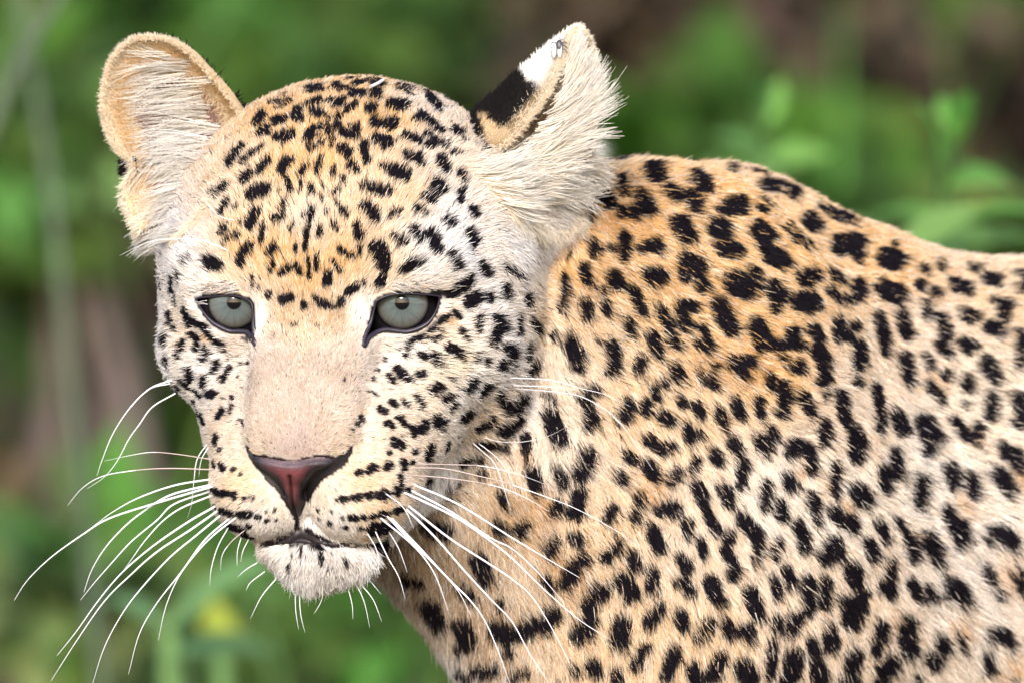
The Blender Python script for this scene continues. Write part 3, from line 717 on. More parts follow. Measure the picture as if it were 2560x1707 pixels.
Cc = Cc * (1 - deep * (1 - np.array((.93, .80, .62))) * np.clip((Cc[:, :1] - Cc[:, 2:]) * 3.2, 0, 1))
fair = (rng.random(n) < .22)[:, None]
Cc = np.where(fair, Cc * .45 + np.array((.80, .76, .70)) * .55, Cc)
warm_j = rng.normal(0, 0.03, n)[:, None] * np.array((.3, 0, -.8))
col = np.clip(Cc * tone + warm_j * Cc, 0, .9)
stray = rng.random(n) < 0.02
K = 5
s = np.linspace(0, 1, K)[None, :, None]
pts = root[:, None, :] - nrm[:, None, :] * 0.02 + T[:, None, :] * (L[:, None, None] * s) + nrm[:, None, :] * (L * lift)[:, None, None] * (s - 0.62 * s * s)
bend = rng.normal(0, 0.10, (n, 3)) * L[:, None]
pts = pts + bend[:, None, :] * s * s
rbase = np.where(L < 0.22, 0.0095, 0.0125) * rng.uniform(0.75, 1.25, n)
rbase = np.where(coarse, 0.05, rbase)
rad = rbase[:, None] * (1 - 0.8 * np.linspace(0, 1, K)[None] ** 1.6)
jag = rng.uniform(0, 0.17, n)[:, None] * T * np.minimum(1, L / .35)[:, None]
lo_m = spot_mask((root + T * (L * .25)[:, None] - jag * .5).astype(np.float32))
hi_m = spot_mask((root + T * (L * .72)[:, None] - jag).astype(np.float32))
ms = np.stack([lo_m, lo_m, 0.5 * lo_m + 0.5 * hi_m, hi_m, hi_m], 1)
ms = np.clip((ms - 0.25) / 0.5, 0, 1)
ms[stray] = 1 - ms[stray]
ms = ms[..., None]
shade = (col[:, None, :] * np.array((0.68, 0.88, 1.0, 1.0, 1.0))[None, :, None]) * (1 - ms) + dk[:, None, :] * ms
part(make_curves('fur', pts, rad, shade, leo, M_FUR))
print('hairs', n)

# ------------------------------------------------------------------ ears
def build_ear(rim_xy, rim_w, centre, back, depth, thick, base):
    """A cupped ear: rim loop, bowl pushed along `back`. Returns front and back grids (na, nt, 3)."""
    # resample the rim smoothly
    sw = trace(rim_xy)[0][:, 2]
    rim_w = np.where(base, np.clip(sw - 0.12, -6.5, 9), rim_w)
    loop = persp(rim_xy[:, 0], rim_xy[:, 1], rim_w)
    m = len(loop)
    na, nt = 120, 26
    u = np.linspace(0, m, na, endpoint=False)
    i = np.floor(u).astype(int); f = (u - i)[:, None]
    p0, p1, p2, p3 = loop[(i - 1) % m], loop[i % m], loop[(i + 1) % m], loop[(i + 2) % m]
    rim = 0.5 * ((2 * p1) + (-p0 + p2) * f + (2 * p0 - 5 * p1 + 4 * p2 - p3) * f ** 2 + (-p0 + 3 * p1 - 3 * p2 + p3) * f ** 3)
    c = persp(centre[0], centre[1], centre[2])
    bk = norm(np.array(back, float))
    t = np.linspace(0.02, 1, nt)
    if not np.isscalar(depth):
        depth = np.interp(unpersp(rim)[:, 1], depth[0], depth[1])[:, None, None]
    lin = c + (rim[:, None, :] - c) * t[None, :, None]
    front = lin + bk * (depth * np.sqrt(np.clip(1 - t ** 2.2, 0, 1))[None, :, None])
    lin2 = c + (rim[:, None, :] - c) * (t * (1 + 0.13 * np.sqrt(np.clip(1 - t ** 6, 0, 1))) + 0.015)[None, :, None]
    rear = lin2 + bk * ((depth * 1.12 + thick * .25) * np.sqrt(np.clip(1 - (t * 0.985) ** 3.0, 0, 1))[None, :, None] + 0.04)
    return rim, front, rear

def grid_faces(na, nt, off, flip):
    a = np.arange(na)[:, None]; b = np.arange(nt - 1)[None]
    q = np.stack([a * nt + b, ((a + 1) % na) * nt + b, ((a + 1) % na) * nt + b + 1, a * nt + b + 1], -1).reshape(-1, 4) + off
    return q[:, ::-1] if flip else q

def ear_object(rim, front, rear, colf, colr):
    na, nt, _ = front.shape
    v = np.concatenate([front.reshape(-1, 3), rear.reshape(-1, 3)])
    f1 = grid_faces(na, nt, 0, False)
    f2 = grid_faces(na, nt, na * nt, True)
    a = np.arange(na)
    e1 = a * nt + nt - 1; e2 = ((a + 1) % na) * nt + nt - 1
    f3 = np.stack([e1, e2, e2 + na * nt, e1 + na * nt], 1)
    f = np.concatenate([f1, f2, f3])
    cols = np.concatenate([colf.reshape(-1, 3), colr.reshape(-1, 3)])
    return v, f, cols

def quad_samples(grid, n, wfun):
    """n random points on a (na, nt) grid; returns points, normals, (angle index, t)"""
    na, nt, _ = grid.shape
    g = np.concatenate([grid, grid[:1]], 0)
    du = g[1:, :-1] - g[:-1, :-1]; dv = g[:-1, 1:] - g[:-1, :-1]
    nm = np.cross(du, dv)
    ar = np.linalg.norm(nm, axis=2)
    ii, jj = np.meshgrid(np.arange(na), np.arange(nt - 1), indexing='ij')
    wgt = (ar * wfun(ii, jj / (nt - 1.0), g[:-1, :-1])).ravel()
    k = rng.choice(na * (nt - 1), n, p=wgt / wgt.sum())
    i, j = k // (nt - 1), k % (nt - 1)
    a, b = rng.random(n)[:, None], rng.random(n)[:, None]
    p = (g[i, j] * (1 - a) + g[i + 1, j] * a) * (1 - b) + (g[i, j + 1] * (1 - a) + g[i + 1, j + 1] * a) * b
    return p, norm(nm[i, j]), i, (j + b[:, 0]) / (nt - 1.0)

def strands(root, dirs, nrm, L, lift, r0, col, sag=None, k=6, wig=0.06):
    n = len(root)
    s = np.linspace(0, 1, k)[None, :, None]
    T = norm(dirs)
    p = root[:, None, :] + T[:, None, :] * (L[:, None, None] * s) + nrm[:, None, :] * (L * lift)[:, None, None] * (s - 0.7 * s * s)
    if sag is not None:
        p = p + sag[:, None, :] * (L[:, None, None] * s * s)
    p = p + rng.normal(0, wig, (n, 1, 3)) * L[:, None, None] * s * s
    rad = r0[:, None] * (1 - 0.8 * np.linspace(0, 1, k)[None] ** 1.5)
    return p, rad, np.repeat(col[:, None, :], k, 1)

TAN = np.array((.70, .50, .27)); CRM = np.array((.80, .72, .60)); WHT = np.array((.82, .775, .715)); DRK = np.array((.012, .01, .01))

def inward(p, nn, rim, bk):
    """turn the normals of the cup towards its axis"""
    ax = rim.mean(0) - bk * 0.6
    return np.where(np.sum(nn * (ax - p), 1, keepdims=True) < 0, -nn, nn)

def lump(p, seed, k=3.0):
    return np.stack([vnoise(p * k, seed), vnoise(p * k, seed + 1), vnoise(p * k, seed + 2)], 1)

def gather(G, k=8):
    P, R, Cq = [], [], []
    for p, r, c in G:
        if p.shape[1] != k:
            u = np.linspace(0, p.shape[1] - 1, k); i = np.minimum(u.astype(int), p.shape[1] - 2); f = (u - i)
            p = p[:, i] * (1 - f)[None, :, None] + p[:, i + 1] * f[None, :, None]
            r = r[:, i] * (1 - f) + r[:, i + 1] * f
            c = np.repeat(c[:, :1], k, 1)
        P.append(p); R.append(r); Cq.append(c)
    return np.concatenate(P), np.concatenate(R), np.concatenate(Cq)

def sub(o):
    """a sub-part built in world metres: its parent chain only shifts by the leopard's own place"""
    o.matrix_parent_inverse = Matrix.Identity(4)
    return o

tt = np.linspace(0.02, 1, 26)
inner = np.array((.15, .085, .075))
xf = np.clip((tt - .62) / .25, 0, 1)[None, :, None]

# --- left ear, facing us
rimL = tr('H', [1010,640, 965,570, 880,440, 760,305, 660,200, 560,137, 450,114, 340,122, 250,182, 190,270, 156,380, 140,490, 152,610, 190,720, 240,800, 300,850, 320,905, 275,1000, 275,1090, 325,1200, 385,1300, 450,1390, 620,1340, 780,1190, 900,1000, 990,800])
rimwL = np.array([-2.6, -2.6, -2.7, -2.8, -2.7, -2.6, -2.6, -2.6, -2.7, -2.8, -2.9, -3.0, -3.1, -3.1, -3.1, -3.2, -3.2, -3.0, -2.9, -2.8, -2.6, -2.5, -1.6, -1.4, -1.5, -2.0])
baseL = np.zeros(26, bool); baseL[[0, 21, 22, 23, 24, 25]] = True
bkL = norm(np.array((0.30, 0.05, -1.0)))
rim, fr, re = build_ear(rimL, rimwL, tr('H', [560, 700])[0].tolist() + [-2.9], bkL, 1.15, 0.22, baseL)
na, nt, _ = fr.shape
colf = inner * (1 - xf) + TAN * 0.8 * xf + np.zeros((na, nt, 3))
colr = np.tile(DRK * 1.5, (na, nt, 1)); colr[:, -3:] = TAN * 0.7
v, f, c = ear_object(rim, fr, re, colf, colr)
earL = part(new_mesh('ear', w3(v), f, M_SKIN, leo, colors=c))
G = []
PITS = tr('H', [470,600, 560,600, 540,800, 640,780, 470,1030, 560,1010])
def pitted(p):
    """holes in the ear where the dark skin shows"""
    d = np.min(np.linalg.norm((unpersp(p)[:, None] - PITS[None]) * np.array((.6, 1.25)), axis=2), 1)
    return d < .20 + .10 * rng.random(len(p))
# tan nap, dense at the rim, thinning into the cup
p, nn, ii, t = quad_samples(fr, 34000, lambda i, t, g: np.clip((t - .45) * 3, 0.03, 1))
nn = inward(p, nn, rim, bkL)
outw = norm(rim[ii] - fr[ii, 0])
k_ = ~pitted(p); p, nn, ii, t = p[k_], nn[k_], ii[k_], t[k_]; outw = norm(rim[ii] - fr[ii, 0])
xy = unpersp(p)
pale = np.clip((0.86 - t) * 3.0, 0, .5) + np.clip((t - .84) * 6, 0, .75) * np.clip(1.2 - (xy[:, 0] - 4.0) / 1.2, .35, 1)
low = np.clip((xy[:, 1] - 4.0) / 1.0, 0, 1)
pale = np.maximum(pale, low * .85)[:, None]
cc = (TAN * (1 - pale) + CRM * pale) * rng.uniform(.82, 1.12, len(p))[:, None]
lie = outw * (1 - low[:, None]) + np.array((-.8, .55, .25)) * low[:, None]
G.append(strands(p, lie + rng.normal(0, .28, p.shape), nn, rng.uniform(.13, .26, len(p)) * (1 + .4 * low), np.full(len(p), .5), np.full(len(p), .010), cc))
ri = rng.integers(0, na, 6000)
p = rim[ri] + rng.normal(0, .025, (6000, 3))
keep = unpersp(p)[:, 1] < 4.0
p, ri = p[keep], ri[keep]; n_ = len(p)
G.append(strands(p, norm(rim[ri] - fr[ri, 0]) * .6 + rng.normal(0, .5, p.shape), np.tile((0, 0, 1.), (n_, 1)), rng.uniform(.06, .13, n_), np.full(n_, .4), np.full(n_, .009), (TAN * .4 + CRM * .6) * rng.uniform(.85, 1.1, n_)[:, None]))
# long pale hair sweeping across the cup from its inner edge, in locks
def sweepL(i, t, g):
    x, y = unpersp(g)[..., 0], unpersp(g)[..., 1]
    edge = np.interp(y, [1.2, 1.6, 2.3, 2.8, 3.4, 4.2, 4.8, 5.4], [4.25, 4.6, 5.1, 5.42, 5.5, 5.4, 5.0, 4.6])
    return np.exp(-((x - (edge - .3)) / .32) ** 2) * np.clip((y - 1.2) * 2.0, 0.0, 1) + 0.10 * ((x > 3.5) & (y > 1.8) & (x < edge))
nlock = 320
p, nn, ii, t = quad_samples(fr, nlock, sweepL)
k_ = ~pitted(p); p, nn, ii, t = p[k_], nn[k_], ii[k_], t[k_]; nlock = len(p)
per = 7
yl = unpersp(p)[:, 1]; xl = unpersp(p)[:, 0]
ang = np.interp(yl, [1.2, 1.8, 2.6, 3.3, 4.2, 5.2], [-.20, -.16, -.02, .08, .10, .32]) + rng.normal(0, .16, nlock)
d0 = np.stack([-np.cos(ang), np.sin(ang), rng.uniform(.15, .5, nlock)], 1)
L0 = np.clip((xl - 2.7) * rng.uniform(.45, 1.0, nlock), .3, 2.3) * np.where(yl > 3.9, .66, 1)
nn = inward(p, nn, rim, bkL)
sg = np.stack([0 * ang, rng.normal(.12, .12, nlock), 0 * ang], 1)
rep = lambda a_: np.repeat(a_, per, 0)
pp = rep(p) + rng.normal(0, .055, (nlock * per, 3))
G.append(strands(pp, rep(d0) + rng.normal(0, .06, pp.shape), rep(nn), rep(L0) * rng.uniform(.75, 1.05, nlock * per), rep(rng.uniform(.20, .45, nlock)), rng.uniform(.007, .013, nlock * per), rep(WHT * rng.uniform(.60, .98, nlock)[:, None]) * rng.uniform(.9, 1.05, nlock * per)[:, None], sag=rep(sg), k=8, wig=.03))
# thick pale fur of the lower, cheek side
p, nn, ii, t = quad_samples(fr, 22000, lambda i, t, g: np.clip((unpersp(g)[..., 1] - 3.9) / 1.0, 0, 1) * np.clip((unpersp(g)[..., 0] - 3.3) * .8, 0.05, 1))
k_ = ~pitted(p); p, nn = p[k_], nn[k_]
nn = inward(p, nn, rim, bkL)
dirs = np.stack([-np.ones(len(p)), 0.45 + 0 * p[:, 0], .15 + 0 * p[:, 0]], 1) + rng.normal(0, .2, p.shape) + 0.3 * lump(p, 31)
G.append(strands(p, dirs, nn, rng.uniform(.2, .42, len(p)), rng.uniform(.2, .4, len(p)), rng.uniform(.009, .013, len(p)), (CRM * .75 + TAN * .25) * rng.uniform(.85, 1.1, len(p))[:, None]))
# black hair on the back
p, nn, ii, t = quad_samples(re, 9000, lambda i, t, g: (t < .9) * (unpersp(g)[..., 1] > 2.5) + .05)
nn = -inward(p, nn, rim, bkL)
nb_ = 900
qb = tr('H', np.stack([rng.uniform(255, 345, nb_), rng.uniform(835, 935, nb_)], -1))
pb = persp(qb[:, 0], qb[:, 1], np.full(nb_, -3.45))
G.append(strands(pb, np.tile((-.4, .5, .1), (nb_, 1)) + rng.normal(0, .3, (nb_, 3)), np.tile((0, 0, 1.), (nb_, 1)), rng.uniform(.1, .2, nb_), np.full(nb_, .3), np.full(nb_, .014), np.tile(DRK, (nb_, 1))))
G.append(strands(p, norm(rim[ii] - fr[ii, 0]) + rng.normal(0, .3, p.shape), nn, rng.uniform(.12, .25, len(p)), np.full(len(p), .3), np.full(len(p), .012), np.tile(DRK, (len(p), 1))))
P, R, Cq = gather(G)
sub(make_curves('ear_fur', P, R, Cq, earL, M_FUR))

# --- right ear, turned away to the side
rimR = tr('I', [330,845, 500,828, 640,765, 740,655, 830,545, 900,440, 950,330, 1000,200, 1040,105, 1098,70, 1145,105, 1180,185, 1198,280, 1200,380, 1196,480, 1190,600, 1180,760, 1160,900, 1120,1040, 1060,1180, 900,1260, 700,1200, 540,1080, 420,960])
rimwR = np.array([-1.7, -1.7, -1.5, -1.6, -1.8, -2.0, -2.3, -2.7, -3.0, -3.3, -3.6, -3.8, -3.9, -3.9, -3.8, -3.7, -3.6, -3.5, -3.5, -3.4, -3.0, -2.4, -2.0, -1.8])
baseR = np.zeros(24, bool); baseR[[0, 18, 19, 20, 21, 22, 23]] = True
bkR = norm(np.array((-.78, -.42, -.62)))
rim, fr, re = build_ear(rimR, rimwR, tr('I', [900, 760])[0].tolist() + [-3.1], bkR, ([.8, 1.4, 2.2, 3.2], [.06, .75, 1.35, 1.6]), 0.2, baseR)
na, nt, _ = fr.shape
colf = np.array((.26, .18, .12)) * (1 - xf) + TAN * 0.45 * xf + np.zeros((na, nt, 3))
patch = tr('I', [735,340, 700,250, 930,60, 1040,60, 1060,120, 1000,240, 930,400, 860,405, 790,385])
blackp = tr('I', [480,490, 600,380, 740,290, 1000,90, 1040,250, 940,480, 830,590, 740,670, 690,640, 640,570, 560,560])
N_arr = np.array((.58, .42, .25))
def back_colour(px):
    sh = px.shape[:-1]
    fl_ = px.reshape(-1, 2)
    wob = .10 * vnoise(np.concatenate([fl_ * 6, 0 * fl_[:, :1]], 1), 45)
    wt = np.clip(0.5 - (poly_sd(fl_, patch) + wob) / .14, 0, 1)[:, None]
    base_line = np.interp(fl_[:, 0], [11.9, 12.3, 12.6, 12.9], [2.95, 3.02, 3.08, 3.2]) + wob * 1.5
    bw = np.clip((base_line - fl_[:, 1]) / .12 + .5, 0, 1)[:, None]
    cc = N_arr * (1 - bw) + DRK * bw
    cc = cc * (1 - wt) + WHT * wt
    cc = np.where(fl_[:, 1:] < 1.02, CRM, cc)
    return cc.reshape(*sh, 3)
colr = back_colour(unpersp(re)) * 0.5
v, f, c = ear_object(rim, fr, re, colf, colr)
earR = part(new_mesh('ear', w3(v), f, M_SKIN, leo, colors=c))
earR['label'] = 'ear turned sideways with a black back and white tip patch'
G = []
p, nn, ii, t = quad_samples(re, 34000, lambda i, t, g: 1.0 + 0 * t)
nn = -inward(p, nn, rim, bkR)
cc = back_colour(unpersp(p)) * rng.uniform(.8, 1.15, len(p))[:, None]
km = np.zeros(len(p))
for pl_, r_ in parse({'I': SPOTS['I']}):
    for a0, b0 in zip(pl_[:-1], pl_[1:]) if len(pl_) > 1 else [(pl_[0], pl_[0] + 1e-4)]:
        e_ = b0 - a0; v_ = unpersp(p) - a0; t_k = np.clip((v_ @ e_) / (e_ @ e_), 0, 1)
        km = np.maximum(km, np.clip((r_ * 1.2 - np.linalg.norm(v_ - t_k[:, None] * e_, axis=1)) / .05 + .5, 0, 1))
cc = cc * (1 - km[:, None]) + DRK * km[:, None]
G.append(strands(p, np.tile((.45, -.75, -.2), (len(p), 1)) + rng.normal(0, .25, p.shape), nn, rng.uniform(.12, .24, len(p)) * np.clip((1.05 - t) / .15, .3, 1), np.full(len(p), .4), np.full(len(p), .011), cc))
# rim band
p, nn, ii, t = quad_samples(fr, 42000, lambda i, t, g: np.clip((t - .15) * 2.5, 0.10, 1) * (1 + 4 * (unpersp(g)[..., 0] < 13.95) * (unpersp(g)[..., 1] < 4)))
nn = inward(p, nn, rim, bkR)
yy = unpersp(p)[:, 1:2]
tipc = np.clip(1.25 - (yy - .9) / 3.5, .55, .95)
low = np.clip((yy - 4.3) / .9, 0, 1)
cc = (TAN * (1 - tipc) + CRM * tipc) * (1 - low) + (CRM * .5 + WHT * .5) * low
G.append(strands(p, np.tile((.55, -.25, .25), (len(p), 1)) + rng.normal(0, .28, p.shape), nn, rng.uniform(.13, .26, len(p)), np.full(len(p), .5), np.full(len(p), .010), cc * rng.uniform(.85, 1.1, len(p))[:, None]))
ri = rng.integers(0, na, 6000)
p = rim[ri] + rng.normal(0, .025, (6000, 3))
keep = unpersp(p)[:, 1] < 4.4
p, ri = p[keep], ri[keep]; n_ = len(p)
G.append(strands(p, norm(rim[ri] - fr[ri, 0]) * .6 + rng.normal(0, .5, p.shape), np.tile((0, 0, 1.), (n_, 1)), rng.uniform(.06, .13, n_), np.full(n_, .4), np.full(n_, .009), (TAN * .3 + CRM * .7) * rng.uniform(.85, 1.1, n_)[:, None]))
# long white locks sweeping out of the cup from the near rim
nlock = 600
li = rng.integers(0, na, 40000)
rp = unpersp(rim[li])
near_side = (rp[:, 0] < 14.15) & (rp[:, 1] < 5.0)
li = li[near_side][:nlock * 4]
pr_ = rim[li]
infr = rng.uniform(.36, .95, len(li)) ** 1.0
yr = unpersp(pr_)[:, 1]
p = pr_ + (np.array([0.55, 0.10, -.10]) * (infr * 1.5)[:, None]) * np.clip((yr - .6) / 1.5, .25, 1)[:, None]
p[:, 1] += rng.uniform(0, 1.0, len(p)) * np.clip((yr - 1.5) / 2, 0, 1)
inr = poly_sd(unpersp(p), rimR) < -.12
p = p[inr][:nlock]; infr_k = infr[inr][:nlock]; nlock = len(p)
per = 7
yl = unpersp(p)[:, 1]
ang = np.interp(yl, [.9, 1.8, 2.6, 3.3, 4.2, 5.0, 5.8], [-1.2, -.95, -.6, -.22, .02, .28, .5]) + rng.normal(0, .15, nlock)
d0 = np.stack([np.cos(ang), np.sin(ang), rng.uniform(.0, .35, nlock)], 1)
L0 = np.interp(yl, [.9, 1.6, 2.4, 3.2, 4.4, 5.6], [.25, .45, .85, 1.35, 1.35, .8]) * rng.uniform(.55, 1.2, nlock)
sg = np.stack([0 * ang, rng.normal(-.20, .12, nlock), 0 * ang], 1)
pp = rep(p) + rng.normal(0, .055, (nlock * per, 3))
G.append(strands(pp, rep(d0) + rng.normal(0, .06, pp.shape), np.tile((.2, -.1, .9), (nlock * per, 1)), rep(L0) * rng.uniform(.75, 1.05, nlock * per), rep(rng.uniform(.1, .25, nlock)), rng.uniform(.009, .016, nlock * per), rep(((WHT * .7 + CRM * .3) * np.clip(infr_k * 1.6, .2, 1)[:, None] + (TAN * .35 + CRM * .65) * (1 - np.clip(infr_k * 1.6, .2, 1))[:, None]) * rng.uniform(.70, 1.02, nlock)[:, None]) * rng.uniform(.9, 1.05, nlock * per)[:, None], sag=rep(sg), k=8, wig=.03))
# loose tufts below the cup, blown over the neck
nt_l = 190
q0 = tr('I', np.stack([rng.uniform(820, 1120, nt_l), rng.uniform(760, 1120, nt_l)], -1))
p3 = trace(q0)[0]; p3[:, 2] += .08
an = rng.normal(.10, .22, nt_l)
dd0 = np.stack([np.cos(an), np.sin(an) - .1, rng.uniform(-.1, .25, nt_l)], 1)
pp = rep(p3) + rng.normal(0, .06, (nt_l * per, 3))
G.append(strands(pp, rep(dd0) + rng.normal(0, .07, pp.shape), np.tile((.1, -.1, 1.), (nt_l * per, 1)), rep(rng.uniform(.5, 1.15, nt_l)) * rng.uniform(.7, 1.05, nt_l * per), rep(rng.uniform(.15, .4, nt_l)), rng.uniform(.008, .014, nt_l * per), rep((WHT * .7 + CRM * .3) * rng.uniform(.72, 1.0, nt_l)[:, None]), sag=rep(np.stack([0 * an, rng.normal(-.05, .15, nt_l), 0 * an], 1)), k=8, wig=.04))
# pale fur of the ear's lower half, running into the cheek and neck
p, nn, ii, t = quad_samples(fr, 26000, lambda i, t, g: np.clip((unpersp(g)[..., 1] - 3.6) / 1.0, 0, 1))
nn = inward(p, nn, rim, bkR)
yy = unpersp(p)[:, 1]
dirs = np.stack([np.interp(yy, [3.4, 4.6, 5.6], [1, .9, .5]), np.interp(yy, [3.4, 4.4, 5.4], [-.1, .4, 1.0]), .15 + 0 * yy], 1) + rng.normal(0, .2, p.shape) + .35 * lump(p, 31)
G.append(strands(p, dirs, nn, rng.uniform(.3, .8, len(p)), rng.uniform(.15, .4, len(p)), rng.uniform(.009, .013, len(p)), (CRM * .65 + WHT * .2 + TAN * .15) * rng.uniform(.80, 1.05, len(p))[:, None]))
P, R, Cq = gather(G)
sub(make_curves('ear_fur', P, R, Cq, earR, M_FUR))

# ------------------------------------------------------------------ eyes
def mat_iris():
    m = bpy.data.materials.new('iris')
    m.use_nodes = True
    nt_ = m.node_tree
    b = nt_.nodes['Principled BSDF']
    a = nt_.nodes.new('ShaderNodeAttribute'); a.attribute_name = 'col'
    nt_.links.new(a.outputs['Color'], b.inputs['Base Color'])
    b.inputs['Roughness'].default_value = 0.35
    b.inputs['Coat Weight'].default_value = 1.0
    b.inputs['Coat Roughness'].default_value = 0.02
    b.inputs['Coat IOR'].default_value = 1.33
    b.inputs['Specular IOR Level'].default_value = 0.0
    return m
M_EYE = mat_iris()
M_RIM = mat_simple('eyelid_skin', (.020, .015, .026), 0.42, 0.4, noise=(900, .35))

def tube(points, radii, sides=8, closed=False):
    P = np.asarray(points, float); n = len(P)
    if closed:
        tg = norm(np.roll(P, -1, 0) - np.roll(P, 1, 0))
    else:
        tg = norm(np.gradient(P, axis=0))
    up = np.array((0.1, 0.2, 1.0))
    sA = norm(np.cross(tg, up)); sB = np.cross(tg, sA)
    a = np.linspace(0, 2 * np.pi, sides, endpoint=False)
    v = P[:, None] + (np.cos(a)[None, :, None] * sA[:, None] + np.sin(a)[None, :, None] * sB[:, None]) * np.asarray(radii)[:, None, None]
    v = v.reshape(-1, 3)
    m = n if closed else n - 1
    i = np.arange(m)[:, None]; j = np.arange(sides)[None]
    i2 = (i + 1) % n; j2 = (j + 1) % sides
    f = np.stack([i * sides + j, i * sides + j2, i2 * sides + j2, i2 * sides + j], -1).reshape(-1, 4)
    return v, f

def catmull(p, per=8, closed=False):
    p = np.asarray(p, float); n = len(p)
    if not closed:
        p = np.vstack([2 * p[0] - p[1], p, 2 * p[-1] - p[-2]])
        rngi = range(1, n)
    else:
        p = np.vstack([p[-1:], p, p[:2]])
        rngi = range(1, n + 1)
    out = []
    for i in rngi:
        p0, p1, p2, p3 = p[i - 1], p[i], p[i + 1], p[i + 2]
        for t in np.linspace(0, 1, per, endpoint=False):
            out.append(0.5 * ((2 * p1) + (-p0 + p2) * t + (2 * p0 - 5 * p1 + 4 * p2 - p3) * t ** 2 + (-p0 + 3 * p1 - 3 * p2 + p3) * t ** 3))
    if not closed:
        out.append(p[-2])
    return np.array(out)

for k, (poly, c, r) in enumerate(zip((EYE_L, EYE_R), EYE_C, EYE_RAD)):
    gaze = norm(np.array([0.0, -0.005, 1.0]))
    e1 = norm(np.cross(np.array((0, 1.0, 0)), gaze)); e2 = np.cross(gaze, e1)
    th = np.concatenate([np.linspace(0, 0.9, 110), np.linspace(0.93, np.pi, 20)])
    ph = np.linspace(0, 2 * np.pi, 128, endpoint=False)
    TH, PH = np.meshgrid(th, ph, indexing='ij')
    ri_ = [0.65, 0.66][k]
    ti = math.asin(ri_ / r)
    rr = r * (1 + 0.05 * np.clip(np.cos(np.clip(TH / ti, 0, 1) * np.pi / 2), 0, 1))
    zc = 0.50 * r; Rc = math.hypot(ri_ * 1.04, math.sqrt(r * r - (ri_ * 1.04) ** 2) - zc)
    ct = np.cos(TH); rr = np.where(TH < math.asin(ri_ * 1.04 / r), zc * ct + np.sqrt(np.maximum(Rc * Rc - (zc * np.sin(TH)) ** 2, 0)), r)
    v = c + rr[..., None] * (np.cos(TH)[..., None] * gaze + np.sin(TH)[..., None] * (np.cos(PH)[..., None] * e1 + np.sin(PH)[..., None] * e2))
    # iris colours by radius, fibres by angle
    q = np.sin(TH) * r / ri_
    po = np.sqrt((np.sin(TH) * np.cos(PH) * r - 0.06 * 0) ** 2 + (np.sin(TH) * np.sin(PH) * r) ** 2) / ri_
    fib = vnoise(np.stack([np.cos(PH) * 14, np.sin(PH) * 14, q * 3], -1).reshape(-1, 3), 51).reshape(q.shape)
    fib2 = vnoise(np.stack([np.cos(PH) * 34, np.sin(PH) * 34, q * 6], -1).reshape(-1, 3), 52).reshape(q.shape)
    inn = np.array((.050, .060, .058)); mid = np.array((.100, .121, .120)); out = np.array((.150, .138, .122))
    m1 = np.clip(q / .5, 0, 1)[..., None]; m2 = np.clip((q - .5) / .45, 0, 1)[..., None]
    colr = (inn * (1 - m1) + mid * m1) * (1 - m2) + out * m2
    colr = colr * (1 + .16 * fib + .10 * fib2)[..., None]
    limb = np.clip((q - .82) / .16, 0, 1)[..., None]
    colr = colr * (1 - limb) + np.array((.012, .010, .014)) * limb
    pup = np.clip((.235 - q) / .05 + .5, 0, 1)[..., None]
    colr = colr * (1 - pup) + np.array((.004, .004, .005)) * pup
    colr[TH > 1.0] = (.012, .010, .014)
    n1, n2 = TH.shape
    i = np.arange(n1 - 1)[:, None]; j = np.arange(n2)[None]; j2 = (j + 1) % n2
    f = np.stack([i * n2 + j, i * n2 + j2, (i + 1) * n2 + j2, (i + 1) * n2 + j], -1).reshape(-1, 4)
    eye = part(new_mesh('eye', w3(v.reshape(-1, 3)), f, M_EYE, leo, colors=colr.reshape(-1, 3)))
    # lid margin: a moist dark rim following the opening
    lp = catmull(poly, 5, True)
    hit3, okh = trace(lp)
    pv = hit3.copy(); pv[:, 2] += -0.02
    cen = lp.mean(0)
    lowr = np.clip((lp[:, 1] - cen[1] + .1) / .35, 0, 1)
    v, f = tube(pv, 0.026 + 0.037 * lowr, 8, True)
    sub(new_mesh('eyelid_rim', w3(v), f, M_RIM, eye))
    # brow hair falling over the upper lid
    upm = lp[(lp[:, 1] < cen[1] - .12)]
    ns = 900
    rt = upm[rng.integers(0, len(upm), ns)] + np.stack([rng.normal(0, .06, ns), -rng.uniform(.10, .36, ns)], 1)
    rt = rt[np.abs(rt[:, 0] - upm[:, 0].mean()) < np.ptp(upm[:, 0]) * .30]; ns = len(rt)
    r3, rok = trace(rt)
    sgn_ = -1.0 if k == 0 else 1.0
    fx = np.clip((rt[:, 0] - upm[:, 0].min()) / np.ptp(upm[:, 0]), 0, 1)
    fx = 1 - fx if k == 0 else fx
    dr = np.stack([sgn_ * (.75 + .4 * fx), .10 - .28 * fx, .3 + 0 * fx], 1) + rng.normal(0, .12, (ns, 3))
    lc = np.where(rng.random((ns, 1)) < .22, np.array((.05, .035, .03)), np.where(rng.random((ns, 1)) < .5, np.array(W_), np.array(C_))) * rng.uniform(.8, 1.05, (ns, 1))
    pq, rq, cq = strands(r3, dr, np.tile((0, -.3, 1.), (ns, 1)), rng.uniform(.16, .36, ns), np.full(ns, .25), rng.uniform(.007, .011, ns), lc, sag=np.tile((0, .12, 0.), (ns, 1)))
    sub(make_curves('brow_fur', pq, rq, cq, eye, M_FUR))

